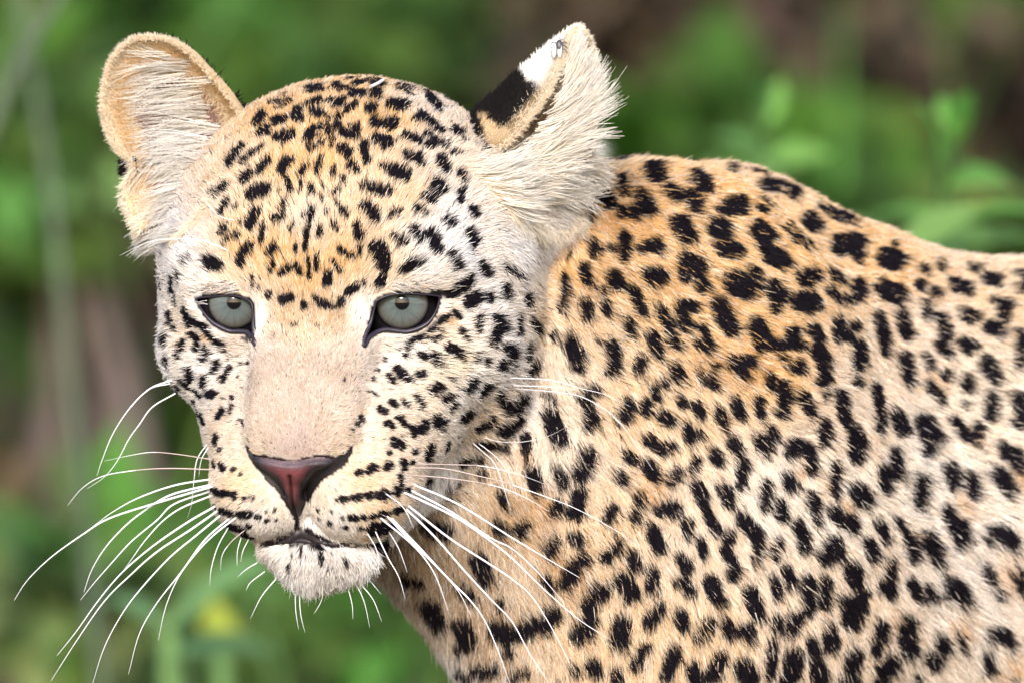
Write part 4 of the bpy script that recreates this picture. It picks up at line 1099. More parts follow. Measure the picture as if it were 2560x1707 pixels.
# ------------------------------------------------------------------ nose leather
M_NOSE = mat_simple('nose_leather', (.3, .08, .07), 0.52, 0.4, attr='col', noise=(1500, .18))
nt2 = M_NOSE.node_tree
vo = nt2.nodes.new('ShaderNodeTexVoronoi'); vo.inputs['Scale'].default_value = 1400
tc = nt2.nodes.new('ShaderNodeTexCoord'); nt2.links.new(tc.outputs['Object'], vo.inputs['Vector'])
bp = nt2.nodes.new('ShaderNodeBump'); bp.inputs['Strength'].default_value = 0.35; bp.inputs['Distance'].default_value = 0.0004
nt2.links.new(vo.outputs['Distance'], bp.inputs['Height']); nt2.links.new(bp.outputs[0], nt2.nodes['Principled BSDF'].inputs['Normal'])
step = 0.018
gx = np.arange(6.0, 9.0, step); gy = np.arange(11.25, 13.4, step)
GX, GY = np.meshgrid(gx, gy, indexing='ij')
gp = np.stack([GX.ravel(), GY.ravel()], -1)
dn = poly_sd(gp, NOSE)
inside = dn < 0.03
base3, _ = trace(gp[inside])
gi = gp[inside]; dd = -dn[inside]
def polyd(p, pl):
    d = np.full(len(p), 1e9)
    tbest = np.zeros(len(p)); 
    for i in range(len(pl) - 1):
        a, b = pl[i], pl[i + 1]; e = b - a
        t = np.clip(((p - a) @ e) / (e @ e), 0, 1)
        x = np.linalg.norm(p - a - t[:, None] * e, axis=1)
        tbest = np.where(x < d, (i + t) / (len(pl) - 1), tbest)
        d = np.minimum(d, x)
    return d, tbest
nl, tl = polyd(gi, tr('B', [688,1178, 712,1232, 752,1290, 815,1345, 870,1400, 905,1450]))
nr, trr = polyd(gi, tr('B', [1306,1176, 1270,1250, 1190,1300, 1120,1335, 1075,1395, 1050,1450]))
ctr, _ = polyd(gi, tr('B', [955,1330, 965,1430, 972,1560, 985,1640]))
top, _ = polyd(gi, tr('B', [722,1232, 840,1246, 905,1260, 1000,1260, 1060,1244, 1215,1240]))
wl = np.interp(tl, [0, .3, .7, 1], [.05, .09, .16, .10]); wr = np.interp(trr, [0, .3, .6, 1], [.06, .13, .19, .11])
nos = np.maximum(np.clip(1 - (nl / wl) ** 2, 0, 1), np.clip(1 - (nr / wr) ** 2, 0, 1))
bump = 0.34 * (1 - np.exp(-np.clip(dd, 0, 9) / 0.10)) - 0.05
mid_y = np.clip((gi[:, 1] - 12.35) / .7, 0, 1)
bump = bump * (1 - 0.55 * mid_y)
bump = np.maximum(bump - 0.42 * nos, 0.02) - 0.10 * np.exp(-(ctr / .045) ** 2) + 0.08 * np.exp(-(top / .1) ** 2)
fw = np.array(HF)
nv = base3 + fw * bump[:, None]
red = np.array((.165, .045, .050)); dkr = np.array((.045, .020, .024)); blk = np.array((.010, .008, .010)); pur = np.array((.085, .055, .065))
side = np.clip(1 - np.minimum(nl / (wl * 2.6), nr / (wr * 2.5)), 0, 1)[:, None]
topb = np.clip(1 - top / .17, 0, 1)[:, None]
lowb = np.clip((gi[:, 1:2] - 12.1) / .45, 0, 1)
ncol = red * (1 - np.clip(topb * 1.3, 0, 1)) + pur * np.clip(topb * 1.3, 0, 1)
ncol = ncol * (1 - lowb) + dkr * .6 * lowb
ncol = ncol * (1 - np.clip(side * 2.0, 0, 1)) + blk * np.clip(side * 2.0, 0, 1)
edge = np.clip(1 - dd / .10, 0, 1)[:, None] * (gi[:, 1:2] > 11.75)
ncol = ncol * (1 - edge) + blk * edge
ncol = ncol * (1 - 0.75 * np.exp(-(ctr / .05) ** 2)[:, None])
ncol = ncol * (1 + 0.12 * vnoise(np.stack([gi[:, 0] * 9, gi[:, 1] * 9, 0 * gi[:, 0]], -1), 61)[:, None])
idn = np.full(len(gp), -1); idn[inside] = np.arange(inside.sum()); idn = idn.reshape(GX.shape)
q = np.stack([idn[:-1, :-1], idn[1:, :-1], idn[1:, 1:], idn[:-1, 1:]], -1).reshape(-1, 4)
q = q[(q >= 0).all(1)]
part(new_mesh('nose', w3(nv), q, M_NOSE, leo, colors=np.clip(ncol, 0, 1)))

# lips: dark moist line of the mouth
M_LIP = mat_simple('lip_skin', (.020, .015, .017), 0.4, 0.45, noise=(700, .3))
gx = np.arange(6.3, 9.2, step); gy = np.arange(12.55, 13.75, step)
GX, GY = np.meshgrid(gx, gy, indexing='ij')
gp = np.stack([GX.ravel(), GY.ravel()], -1)
inside = poly_sd(gp, LIP) < 0.0
base3, _ = trace(gp[inside])
dd = -poly_sd(gp[inside], LIP)
nv = base3 + HF * (0.05 * (1 - np.exp(-dd / .04)) - 0.015)[:, None]
idn = np.full(len(gp), -1); idn[inside] = np.arange(inside.sum()); idn = idn.reshape(GX.shape)
q = np.stack([idn[:-1, :-1], idn[1:, :-1], idn[1:, 1:], idn[:-1, 1:]], -1).reshape(-1, 4)
q = q[(q >= 0).all(1)]
part(new_mesh('lip', w3(nv), q, M_LIP, leo))

# ------------------------------------------------------------------ whiskers, each one a part
M_WHISK = mat_simple('whisker', (.74, .72, .75), 0.3, 0.5)
M_WHISKB = mat_simple('whisker_brown', (.42, .33, .30), 0.4, 0.4)
WH = [  # crop, base radius, colour, points
 ('G',.030,0,[790,178,690,215,600,300,520,420,470,540,445,615]),('G',.022,0,[780,194,700,212,640,255,605,300]),('G',.026,0,[805,238,700,300,640,380,590,450,540,545,480,620,400,675]),
 ('G',.022,1,[975,542,820,518,700,508,600,522,480,548]),('G',.026,1,[975,588,800,582,650,588,480,615,380,670,310,752]),
 ('G',.038,0,[965,632,800,660,640,715,520,780,430,845]),('G',.040,0,[975,655,780,705,650,785,560,860,480,950,420,1050,385,1150]),('G',.042,0,[985,662,720,740,500,812,380,885,240,985,130,1090,65,1187]),
 ('G',.036,0,[970,685,800,745,720,820,600,920,500,1030,430,1110,370,1185]),('G',.034,0,[975,705,830,765,740,830,660,920,610,990,570,1045]),
 ('G',.042,0,[990,755,860,830,700,940,560,1060,450,1190,350,1330,262,1440]),('G',.042,0,[1005,772,880,860,720,965,600,1070,480,1190,360,1360,235,1555]),
 ('G',.038,0,[1015,795,900,890,780,990,650,1130,560,1250,480,1400,425,1568]),('G',.036,0,[1055,810,940,910,830,1060,720,1200,640,1340,590,1525]),('G',.034,0,[1090,803,990,880,910,960,820,1080,760,1220,727,1370]),
 ('G',.024,0,[1050,850,1000,940,970,1040,962,1120]),('G',.020,1,[1130,860,1060,920,1020,980,1012,1050]),('G',.020,0,[1110,890,1090,960,1088,1030]),('G',.018,0,[1145,900,1115,960,1105,1010]),
 ('G',.020,0,[955,465,905,540,890,640,880,740,860,810]),('G',.018,0,[962,478,925,540,912,620]),
 ('G',.020,0,[1180,1015,1130,1045,1090,1080]),('G',.020,0,[1215,1055,1150,1105,1130,1140]),('G',.022,0,[1270,1085,1200,1170,1150,1270]),
 ('G',.018,0,[1355,1120,1357,1230,1370,1320]),('G',.018,0,[1372,1120,1380,1250,1400,1335]),('G',.016,0,[1495,1130,1470,1200,1440,1250]),('G',.020,0,[1590,1110,1615,1200,1620,1275]),('G',.020,0,[1625,1095,1670,1190,1697,1310]),('G',.022,0,[1635,1090,1710,1180,1752,1285]),('G',.018,0,[1680,1075,1750,1160]),
 ('G',.040,0,[1895,655,2100,745,2350,900,2500,990,2660,1083]),('G',.038,0,[1880,680,2060,775,2250,900,2350,950,2460,1050,2590,1200]),('G',.042,0,[1850,690,2080,800,2230,900,2350,995,2500,1140,2650,1270,2790,1362]),
 ('G',.040,0,[1870,750,2060,900,2230,1010,2350,1090,2440,1170,2530,1310,2615,1475]),('G',.040,0,[1860,765,1990,890,2130,1050,2250,1180,2350,1285,2430,1430,2520,1568]),('G',.040,0,[1790,805,1920,940,2060,1090,2160,1190,2230,1290,2290,1430,2340,1568]),
 ('G',.034,0,[1770,795,1900,930,2000,1030,2100,1140,2160,1255]),('G',.034,0,[1740,805,1880,920,1960,1010,2010,1100,2055,1230]),('G',.026,0,[1720,865,1780,990,1830,1080,1860,1180]),('G',.024,0,[1780,865,1830,950,1870,1060]),('G',.020,0,[1680,870,1730,960,1740,1070]),
 ('G',.026,0,[1760,690,1850,760,1900,860]),
 ('C',.022,1,[570,1270,800,1275,1000,1285,1200,1330,1380,1395]),('C',.026,1,[565,1295,760,1300,950,1340,1150,1390,1350,1460,1568,1545,1830,1690,1960,1790]),('C',.024,1,[555,1340,760,1355,1000,1390,1150,1430,1300,1500,1400,1560]),
 ('C',.022,0,[1140,745,1300,750,1450,765,1600,810,1740,845,1900,920]),('C',.020,0,[1150,790,1400,800,1568,815]),('C',.020,0,[1170,810,1380,825,1568,850,1700,910,1830,1010,1960,1190,2040,1310]),
 ('C',.014,0,[970,1100,1100,1135,1250,1135,1400,1100,1500,1050]),('C',.020,0,[920,1130,1000,1200,1070,1270,1120,1400,1150,1500,1170,1568]),('C',.018,0,[950,1130,1080,1230,1160,1340,1210,1470]),
 ('J',.020,0,[1080,1170,960,1115,850,1098,720,1105,640,1130,550,1175]),('J',.014,0,[1110,1020,1000,990,930,905,900,880]),('J',.012,0,[1790,1050,1850,990,1920,930,2030,850]),
]
for crop, r0, brown, pts_ in WH:
    xy = tr(crop, pts_)
    rootp, okr = trace(xy[:1])
    w0 = float(rootp[0, 2]) if okr[0] else 0.5
    w0 = max(w0, -2.5)
    cum = np.concatenate([[0], np.cumsum(np.linalg.norm(np.diff(xy, axis=0), axis=1))])
    side = np.sign(xy[-1, 0] - xy[0, 0])
    slope = 0.16 if side > 0 else -0.12
    w = w0 - 0.05 + slope * cum + 0.25 * np.minimum(cum, 1.0)
    p = catmull(persp(xy[:, 0], xy[:, 1], w), 6)
    t = np.linspace(0, 1, len(p))
    v, f = tube(p, r0 * 0.72 * (1 - 0.86 * t ** 1.3), 6)
    wo = part(new_mesh('whisker', w3(v), f, M_WHISKB if brown == 1 and False else M_WHISK, leo))
    if brown:
        wo.data.materials.clear(); wo.data.materials.append(M_WHISK); wo.data.materials.append(M_WHISKB)
        nf = len(f); cut = int(len(p) * 0.45) * 6
        wo.data.polygons.foreach_set('material_index', (np.arange(nf) < cut).astype(np.int32))

# ------------------------------------------------------------------ setting and vegetation
#BG_START
def at(px, py, Y):
    """world point on the sight line of photograph pixel (px, py), Y metres behind the leopard"""
    k = (Y + CAM_D) / CAM_D
    return np.array([(px / 100 - CX) * S * k, Y, EYE_H + (CY - py / 100) * S * k])

M_GROUND = mat_simple('earth', (.13, .10, .07), 0.95, 0.1, noise=(1.3, .45))
gn = 60
gxs = np.concatenate([np.linspace(-200, -12, 12), np.linspace(-10, 10, gn), np.linspace(12, 200, 12)])
gys = np.concatenate([np.linspace(-120, -12, 8), np.linspace(-10, 14, gn), np.linspace(18, 260, 14)])
GX2, GY2 = np.meshgrid(gxs, gys, indexing='ij')
gz = 0.03 * vnoise(np.stack([GX2.ravel() * .9, GY2.ravel() * .9, 0 * GX2.ravel()], -1), 71)
gz = np.where((np.abs(GX2.ravel()) < 11) & (np.abs(GY2.ravel()) < 15), gz - .035, -.03)
nx_, ny_ = GX2.shape
i = np.arange(nx_ - 1)[:, None]; j = np.arange(ny_ - 1)[None]
f = np.stack([i * ny_ + j, (i + 1) * ny_ + j, (i + 1) * ny_ + j + 1, i * ny_ + j + 1], -1).reshape(-1, 4)
gr = new_mesh('ground', np.stack([GX2.ravel(), GY2.ravel(), gz], -1), f, M_GROUND)
tag(gr, kind='structure')

_leafmats = {}
def leaf_mat(colour, trans=0.35):
    key = tuple(colour)
    if key not in _leafmats:
        _leafmats[key] = mat_simple('leaf', colour, 0.65, 0.12, attr='col', trans=trans)
    return _leafmats[key]
M_BARK = mat_simple('bark', (.11, .085, .075), 0.9, 0.1, noise=(30, .4))
M_DRY = mat_simple('dry_stem', (.20, .155, .13), 0.9, 0.1, noise=(30, .4))
M_GSTEM = mat_simple('green_stem', (.13, .24, .07), 0.6, 0.3, noise=(40, .3), trans=.2)

def leaves(P, A, Nn, Ln, Wd, col):
    """many folded pointed leaves: base points, axes, normals, lengths, widths"""
    A = norm(A); B = norm(np.cross(Nn, A)); Nn = np.cross(A, B)
    n = len(P)
    L = Ln[:, None]; W = Wd[:, None]
    v = np.stack([P, P + A * L * .35 + B * W * .5 + Nn * W * .18, P + A * L * .40 - Nn * W * .05, P + A * L * .35 - B * W * .5 + Nn * W * .18,
                  P + A * L * .72 + B * W * .33 - Nn * L * .03 + Nn * W * .10, P + A * L * .72 - Nn * L * .07, P + A * L * .72 - B * W * .33 - Nn * L * .03 + Nn * W * .10,
                  P + A * L - Nn * L * .18], 1)
    base = (np.arange(n) * 8)[:, None, None]
    q = np.array([[0, 1, 2, 2], [0, 2, 3, 3], [1, 4, 5, 2], [2, 5, 6, 3], [4, 7, 5, 5], [5, 7, 6, 6]])
    tri = np.array([[0, 1, 2], [0, 2, 3], [1, 4, 5], [1, 5, 2], [2, 5, 6], [2, 6, 3], [4, 7, 5], [5, 7, 6]])
    f = (base + tri[None]).reshape(-1, 3)
    return v.reshape(-1, 3), f, np.repeat(col, 8, 0)

def leaf_colours(n, colour, spread=.3):
    c = np.array(colour)[None] * 0.90 * np.array((1.05, 1.0, .66)) * rng.uniform(1 - spread, 1 + spread, (n, 1))
    c = c * (1 + rng.normal(0, .10, (n, 3)))
    return np.clip(c, .004, .9)

def shrub(name, cat, label, cen, r, colour, nleaf, leaf, group, stems=7, bark=None, second=None, flat=.6):
    """a bush: stems from the ground, leaves in clumps through an uneven crown"""
    root = bpy.data.objects.new(name, None); link(root)
    root.location = (cen[0], cen[1], 0)
    tag(root, label, cat, group)
    cen = np.asarray(cen, float); r = np.asarray(r, float)
    clumps = rng.normal(0, 1, (max(6, nleaf // 40), 3)); clumps = clumps / np.linalg.norm(clumps, axis=1, keepdims=True) * rng.uniform(.15, 1, (len(clumps), 1)) ** .5
    cl = clumps[rng.integers(0, len(clumps), nleaf)]
    q = cl + rng.normal(0, .16, (nleaf, 3))
    P = cen + q * r
    P[:, 2] = np.maximum(P[:, 2], .03)
    A = q * r + rng.normal(0, .7, (nleaf, 3)) * r.mean() + np.array((0, 0, -.25 * r.mean()))
    Nn = rng.normal(0, .6, (nleaf, 3)) + np.array((0, -.2, 1))
    c = leaf_colours(nleaf, colour)
    if second is not None:
        k = rng.random(nleaf) < .35
        c[k] = leaf_colours(k.sum(), second)
    v, f, cc = leaves(P, A, Nn, leaf * rng.uniform(.6, 1.3, nleaf), leaf * flat * rng.uniform(.6, 1.2, nleaf), c)
    o = new_mesh('foliage', v - np.array([cen[0], cen[1], 0]), f, leaf_mat((.1, .2, .08)), root, smooth=False, colors=cc)
    for k in range(stems):
        a = rng.uniform(0, 6.28); rr = rng.uniform(0, .12)
        tgt = clumps[rng.integers(0, len(clumps))] * r * .9
        b0 = np.array([math.cos(a) * rr, math.sin(a) * rr, -.06]); b1 = tgt + np.array([0, 0, cen[2]])
        b1[2] = max(b1[2], .1)
        m1 = (b0 + b1) / 2 + rng.normal(0, .05, 3)
        pl = catmull([b0, m1, b1], 6)
        rad = np.linspace(.014, .004, len(pl)) * rng.uniform(.7, 1.3)
        v, f = tube(pl, rad, 6)
        new_mesh('stem', v, f, bark or M_BARK, root)
    return root

def grass_tuft(label, base, n, h, colour, spread, group, lean=(0, 0)):
    b = np.array([base[0], base[1], 0]) + np.stack([rng.normal(0, spread, n), rng.normal(0, spread, n), np.full(n, -.04)], -1)
    K = 6
    s = np.linspace(0, 1, K)
    d = rng.normal(0, .32, (n, 2)) + np.array(lean)
    hh = h * rng.uniform(.55, 1.15, n)
    P = b[:, None] + np.stack([d[:, 0, None] * hh[:, None] * s ** 2, d[:, 1, None] * hh[:, None] * s ** 2, hh[:, None] * (s - .12 * s ** 3)], -1)
    wd = .006 * rng.uniform(.6, 1.6, n)[:, None] * (1 - s ** 2 * .95)[None]
    a = rng.uniform(0, 3.14, n)
    sd_ = np.stack([np.cos(a), np.sin(a), 0 * a], -1)
    v = np.stack([P - sd_[:, None] * wd[..., None], P + sd_[:, None] * wd[..., None]], 2).reshape(-1, 3)
    k = np.arange(n)[:, None] * K * 2; j = np.arange(K - 1)[None] * 2
    f = np.stack([k + j, k + j + 1, k + j + 3, k + j + 2], -1).reshape(-1, 4)
    cc = np.repeat(leaf_colours(n, colour, .25), K * 2, 0)
    o = new_mesh('grass_tuft', v - np.array([base[0], base[1], 0]), f, leaf_mat((.1, .2, .08)), None, smooth=False, colors=cc)
    o.location = (base[0], base[1], 0)
    tag(o, label, 'grass', group)
    return o

GRN = (.075, .165, .045); MID = (.10, .20, .065); DGR = (.022, .044, .017); SAT = (.070, .175, .030); PALE = (.17, .27, .14); TEAL = (.14, .24, .10)
BRN = (.150, .110, .105); DBR = (.060, .045, .048); YGR = (.20, .34, .06); OLV = (.08, .10, .045)
# the thicket that closes the view
cnt = 26000
P = np.stack([rng.uniform(-7, 7, cnt), rng.uniform(9.2, 13.0, cnt), 3.4 * rng.uniform(0.0, 1.0, cnt) ** 1.15], -1)
c = leaf_colours(cnt, DGR, .35)
nz = vnoise(P * np.array([1.6, .8, 1.6]), 81)
k = nz > .25; c[k] = leaf_colours(k.sum(), GRN, .35)
k = nz < -.38; c[k] = leaf_colours(k.sum(), DBR, .35)
v, f, cc = leaves(P, rng.normal(0, 1, (cnt, 3)), rng.normal(0, .6, (cnt, 3)) + np.array((0, -.4, 1)), rng.uniform(.10, .24, cnt), rng.uniform(.05, .12, cnt), c)
th = new_mesh('thicket', v, f, leaf_mat((.1, .2, .08)), None, smooth=False, colors=cc)
tag(th, 'dense dark green thicket closing the view behind everything', 'thicket', None, 'stuff')
# ground cover between
n = 16000
b = np.stack([rng.uniform(-6, 6, n), rng.uniform(-2.2, 12, n), np.full(n, -.05)], -1)
b = b[(np.hypot(b[:, 0] - .35, b[:, 1] - .2) > .5)]
n = len(b)
K4 = np.linspace(0, 1, 4); d = rng.normal(0, .35, (n, 2)); hh = rng.uniform(.08, .26, n)
P = b[:, None] + np.stack([d[:, 0, None] * hh[:, None] * K4 ** 2, d[:, 1, None] * hh[:, None] * K4 ** 2, hh[:, None] * K4], -1)
a = rng.uniform(0, 3.14, n); sdv = np.stack([np.cos(a), np.sin(a), 0 * a], -1)
wd = .004 * (1 - K4 ** 2 * .95)[None] * np.ones((n, 1))
v = np.stack([P - sdv[:, None] * wd[..., None], P + sdv[:, None] * wd[..., None]], 2).reshape(-1, 3)
k = np.arange(n)[:, None] * 8; j = np.arange(3)[None] * 2
f = np.stack([k + j, k + j + 1, k + j + 3, k + j + 2], -1).reshape(-1, 4)
gc = new_mesh('grass', v, f, leaf_mat((.1, .2, .08)), None, smooth=False, colors=np.repeat(leaf_colours(n, MID, .3), 8, 0))
tag(gc, kind='stuff')

def bush(label, px, py, rx, ry, Y, colour, n, leaf, second=None, cat='bush', name='bush', group='bushes behind the leopard', **kw):
    if name == 'dry_bush':
        Y -= 1.6; n = int(n * (1.0 if px < 600 else 1.9))
    c = at(px, py, Y); k = S * (Y + CAM_D) / CAM_D / 100
    return shrub(name, cat, label, c, (rx * k, max(.25, rx * k * .6), ry * k), colour, n, leaf, group, second=second, **kw)

#                 label                                                               px   py   rx   ry   Y   colour n leaf
bush('dark olive bush rising above the crown of the leopard head', 980, 60, 360, 260, 8.6, DGR, 700, .11, OLV)
bush('deep green bush between the left ear and the head', 640, 250, 260, 230, 6.8, SAT, 520, .10, DGR)
bush('dusky green bush in the upper left behind the ear', 330, 120, 260, 240, 7.6, GRN, 480, .11, DGR)
bush('soft green bush over the middle of the head', 800, 60, 170, 120, 6.0, GRN, 160, .09)
bush('grey green bush just left of the raised right ear', 1180, 190, 150, 170, 6.2, MID, 200, .09, DGR)
bush('bare mauve brown bush standing upright beside the right ear', 1520, 190, 90, 420, 7.2, BRN, 420, .08, DBR, name='dry_bush', group='dry bushes', bark=M_DRY, stems=14)
bush('green bush above the shoulder, right of the dry stems', 1800, 190, 200, 210, 7.0, MID, 420, .10, GRN)
bush('dry brown bush along the top right edge', 1980, 30, 330, 110, 8.0, BRN, 420, .09, OLV, name='dry_bush', group='dry bushes', bark=M_DRY, stems=10)
bush('blackish brown bush in the hollow at the upper right', 2180, 130, 130, 130, 8.4, DBR, 300, .09, DBR, name='dry_bush', group='dry bushes', bark=M_DRY)
bush('pale green bush in the far upper right corner', 2530, 130, 110, 90, 6.2, TEAL, 110, .10)
bush('leafy green bush low behind the shoulder hump', 1780, 400, 330, 110, 5.2, GRN, 330, .10, SAT)
bush('green bush above the falling line of the back', 2150, 560, 340, 130, 5.0, GRN, 360, .10, TEAL)
bush('brown bush at the right between two green plants', 2140, 330, 90, 150, 7.4, BRN, 220, .08, DBR, name='dry_bush', group='dry bushes', bark=M_DRY)
bush('dim brown bush at the right edge behind the tall plant', 2520, 330, 90, 170, 7.4, DBR, 220, .08, BRN, name='dry_bush', group='dry bushes', bark=M_DRY)
bush('grey brown dry bush left of the cheek', 200, 600, 100, 230, 6.4, (.19, .155, .14), 300, .07, BRN, name='dry_bush', group='dry bushes', bark=M_DRY, stems=12)
bush('pale grassy bush on the left edge beside the eye level', 30, 830, 110, 180, 5.6, TEAL, 220, .09, MID)
bush('bright green bush close beside the left cheek', 320, 800, 130, 320, 5.2, SAT, 420, .09, GRN)
bush('dusty brown bush behind the upper left whiskers', 400, 1000, 110, 130, 6.8, (.15, .125, .10), 240, .07, BRN, name='dry_bush', group='dry bushes', bark=M_DRY)
bush('fresh green bush behind the fanned left whiskers', 330, 1180, 240, 120, 5.6, MID, 300, .09, YGR)
bush('small green bush in the far lower left', 70, 1120, 140, 150, 6.0, MID, 220, .09, PALE)
bush('brown bush at the lower left edge of the whiskers', 130, 1330, 170, 110, 6.2, BRN, 260, .07, OLV, name='dry_bush', group='dry bushes', bark=M_DRY)
bush('loose green bush filling the left edge below the ear', 90, 420, 150, 240, 4.6, MID, 260, .10, PALE)
bush('airy green bush in the lower left behind the whisker tips', 170, 1440, 220, 150, 3.9, MID, 210, .09, PALE)
bush('purple brown bush in the bottom left corner', 60, 1600, 150, 120, 5.6, DBR, 260, .07, BRN, name='dry_bush', group='dry bushes', bark=M_DRY)
bush('green bush low under the left whiskers', 380, 1480, 210, 130, 4.6, MID, 300, .09, TEAL)
bush('dark green bush right below the chin', 720, 1560, 170, 130, 5.4, DGR, 260, .09, SAT)
bush('bright green bush between the chin and the chest', 930, 1500, 130, 130, 4.4, MID, 220, .10, TEAL)
bush('brown bush at the bottom beside the chest', 980, 1640, 120, 80, 6.2, BRN, 200, .07, OLV, name='dry_bush', group='dry bushes', bark=M_DRY)

def herb(label, path, Y, leaf_list, colour, width=.008):
    """an upright plant: stem through photograph pixels, broad leaves (x0, y0, x1, y1, width px)"""
    pts_ = np.array([at(x, y, Y + dy) for x, y, dy in path])
    root = bpy.data.objects.new('leafy_plant', None); link(root)
    o0 = np.array([pts_[0][0], pts_[0][1], 0.0]); root.location = o0
    tag(root, label, 'plant', 'leafy plants')
    pl = catmull(np.vstack([[pts_[0][0] + .02, pts_[0][1], -.05], pts_]), 6)
    v, f = tube(pl - o0, np.linspace(width, width * .4, len(pl)), 6)
    new_mesh('stem', v, f, M_GSTEM, root)
    k = S * (Y + CAM_D) / CAM_D / 100
    for x0, y0, x1, y1, wpx, dy, cmul in leaf_list:
        a, b = at(x0, y0, Y), at(x1, y1, Y + dy)
        n = 9
        s = np.linspace(0, 1, n)
        mid = (a + b) / 2 + np.array([0, 0, .12 * np.linalg.norm(b - a)])
        c_ = ((1 - s) ** 2)[:, None] * a + (2 * s * (1 - s))[:, None] * mid + (s ** 2)[:, None] * b
        ax = norm(np.gradient(c_, axis=0))
        side = norm(np.cross(ax, np.array([0.15, -1.0, .45])))
        up_ = np.cross(side, ax)
        wd = wpx * .78 * k * .5 * np.sin(np.pi * np.clip(s, .02, .98) ** .8)
        v = np.concatenate([c_ - o0, c_ + side * wd[:, None] + up_ * wd[:, None] * .25 - o0, c_ - side * wd[:, None] + up_ * wd[:, None] * .25 - o0])
        i = np.arange(n - 1)
        f = np.concatenate([np.stack([i, i + 1, n + i + 1, n + i], 1), np.stack([i + 1, i, 2 * n + i, 2 * n + i + 1], 1)])
        cc = np.tile(np.array(colour) * 1.2 * cmul, (3 * n, 1)) * (1 + .15 * vnoise(v * 40, 91))[:, None]
        new_mesh('leaf', v, f, leaf_mat((.1, .2, .08), .45), root, colors=np.clip(cc, 0, .9))
    return root

herb('tall leafy plant with a forked bright tip at the right', [(2370, 900, 0), (2370, 620, .05), (2365, 330, 0)], 1.6,
     [(2365, 420, 2290, 265, 90, -.1, 1.0), (2365, 400, 2430, 230, 90, -.1, 1.15), (2370, 330, 2350, 240, 60, .05, .9), (2370, 470, 2540, 470, 90, .1, .9), (2370, 560, 2150, 560, 80, .1, .8), (2372, 580, 2600, 540, 80, -.1, .8), (2370, 640, 2180, 690, 80, 0, .7)], (.15, .33, .055), .013)
herb('shorter leafy plant with a pale pointed tip over the shoulder', [(1930, 700, 0), (1915, 420, .05), (1910, 250, 0)], 2.2,
     [(1910, 330, 1870, 205, 75, -.1, .95), (1910, 320, 1960, 200, 75, .0, 1.05), (1910, 300, 1905, 205, 60, -.1, 1.0), (1915, 400, 1760, 350, 80, .1, .75), (1915, 400, 2080, 390, 90, 0, .85), (1918, 460, 1720, 430, 80, .1, .75)], (.14, .29, .065), .010)
herb('arching plant with long pale leaves low at the right', [(2250, 900, 0), (2240, 640, 0)], 1.5,
     [(2240, 640, 2020, 560, 100, .1, .8), (2240, 630, 2460, 520, 110, 0, .9), (2240, 660, 2600, 600, 90, .1, .85), (2240, 660, 1960, 640, 80, .1, .7)], (.13, .24, .065))
herb('broad leaved plant with one yellowed leaf under the chin', [(430, 1760, 0), (425, 1640, 0), (420, 1560, 0)], 2.0,
     [(420, 1570, 700, 1400, 95, -.1, 1.05), (420, 1580, 240, 1500, 80, .1, .8), (430, 1640, 700, 1640, 90, .1, .75)], (.15, .27, .10))
herb('small plant with a yellow leaf below the whiskers', [(560, 1760, 0), (550, 1660, 0)], 2.3,
     [(552, 1650, 530, 1490, 110, 0, 1.0), (552, 1660, 600, 1540, 80, .1, .8)], (.25, .29, .04))
G_ = 'tall pale grass at the left'
for px, Y, h, col_, nb, lab in [(60, 5.4, 1.25, PALE, 10, 'pale tall grass tuft crossing the upper left corner'), (170, 6.0, 1.05, MID, 16, 'mid green grass tuft beside the dry bush at left'),
                                (260, 6.0, 1.0, MID, 18, 'green grass tuft behind the left ear'), (20, 5.6, .9, MID, 18, 'short green grass tuft at the left edge'),
                                (500, 4.2, .62, MID, 26, 'low grass tuft under the whiskers'), (900, 3.8, .48, PALE, 24, 'low pale grass tuft below the chin'), (2050, 4.6, .85, MID, 24, 'green grass tuft behind the back')]:
    b0 = at(px, 800, Y)
    grass_tuft(lab, b0, nb, h, col_, .06, 'grass tufts behind the leopard', (.05, 0))
# two pale stalks across the upper left
M_STALK = mat_simple('grass_stalk', (.10, .135, .08), .7, .2, noise=(20, .25), trans=.2)
for lab, pth, Y in (('pale leaning grass stalk in the upper left corner', [(-60, 420), (40, 180), (180, -60)], 2.0), ('greyish upright grass stalk left of the ear', [(180, 1000), (120, 420), (40, -40)], 2.6)):
    P = np.array([at(x, y, Y) for x, y in pth])
    g0 = P[0] + (P[0] - P[1]) / max(P[1][2] - P[0][2], .02) * (P[0][2] + .03)
    g0 = np.array([np.clip(g0[0], P[0][0] - .5, P[0][0] + .5), P[0][1], -.05])
    pl = catmull(np.vstack([g0, P]), 8)
    o0 = np.array([g0[0], g0[1], 0])
    v, f = tube(pl - o0, np.linspace(.0042, .003, len(pl)), 6)
    o = new_mesh('grass_stalk', v, f, M_STALK)
    o.location = o0
    tag(o, lab, 'grass stalk')

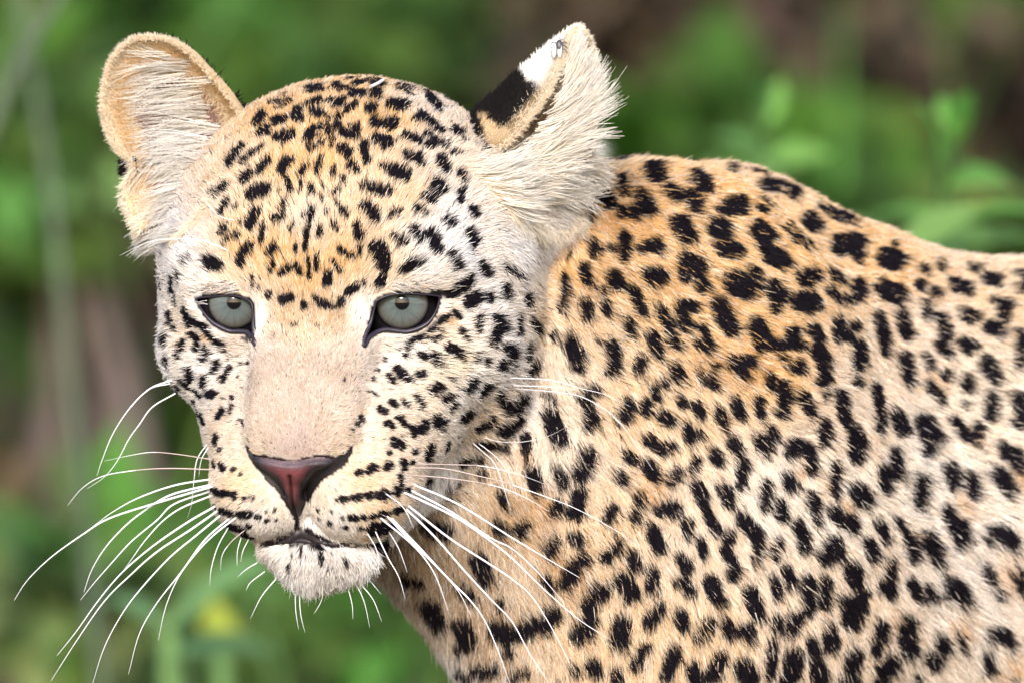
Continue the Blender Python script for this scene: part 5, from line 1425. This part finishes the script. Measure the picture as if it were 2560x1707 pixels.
# ------------------------------------------------------------------ small things on the coat
M_FLY = mat_simple('fly', (.05, .045, .05), .35, .5)
M_FLYW = mat_simple('fly_wing', (.45, .42, .46), .25, .6)
fl = bpy.data.objects.new('fly', None); link(fl)
fpos = persp(*(tr('I', [975, 165])[0]), -2.45)
fw3 = w3(fpos); fl.location = fw3
tag(fl, 'small dark fly resting on the white tipped ear', 'fly')
def ellipsoid(c, r, n=10, m=8):
    a = np.linspace(0, 2 * np.pi, n, endpoint=False); b = np.linspace(0, np.pi, m)
    A, Bb = np.meshgrid(a, b)
    v = np.stack([np.sin(Bb) * np.cos(A), np.sin(Bb) * np.sin(A), np.cos(Bb)], -1).reshape(-1, 3) * np.array(r) + np.array(c)
    i = np.arange(m - 1)[:, None]; j = np.arange(n)[None]; j2 = (j + 1) % n
    return v, np.stack([i * n + j, i * n + j2, (i + 1) * n + j2, (i + 1) * n + j], -1).reshape(-1, 4)
u_ = .0020
ax_ = np.array([.55, -.1, .83])
v, f = ellipsoid((0, 0, 0), (.8 * u_, .7 * u_, 1.5 * u_)); new_mesh('fly_body', v, f, M_FLY, fl)
v, f = ellipsoid((.6 * u_, -.1 * u_, 1.9 * u_), (.7 * u_, .7 * u_, .6 * u_)); new_mesh('fly_head', v, f, M_FLYW, fl)
for sgn in (-1, 1):
    v, f = ellipsoid((-.5 * u_ + sgn * .6 * u_, -.5 * u_, -.8 * u_), (.55 * u_, .1 * u_, 1.6 * u_)); new_mesh('fly_wing', v, f, M_FLYW, fl)
    for k in range(3):
        lp_ = np.array([[0, 0, (.6 - .5 * k) * u_], [sgn * 1.2 * u_, -.2 * u_, (1.0 - .8 * k) * u_], [sgn * 1.7 * u_, .5 * u_, (.7 - 1.0 * k) * u_]])
        v, f = tube(lp_, np.full(3, .12 * u_), 5); new_mesh('fly_leg', v, f, M_FLY, fl)
M_STRAW = mat_simple('straw', (.72, .66, .60), .7, .2)
for lab, pp in (('bit of pale straw caught in the fur on top of the head', [(945, 240), (985, 222), (1022, 200)]),):
    q3 = trace(tr('A', [x for p_ in pp for x in p_]))[0]; q3 = q3 - 0.0; q3[:, 2] += .22; q3[:, 1] -= .1
    v, f = tube(w3(catmull(q3, 5)), np.full(11, .0007), 6)
    st_ = new_mesh('straw_bit', v, f, M_STRAW); tag(st_, lab, 'straw')
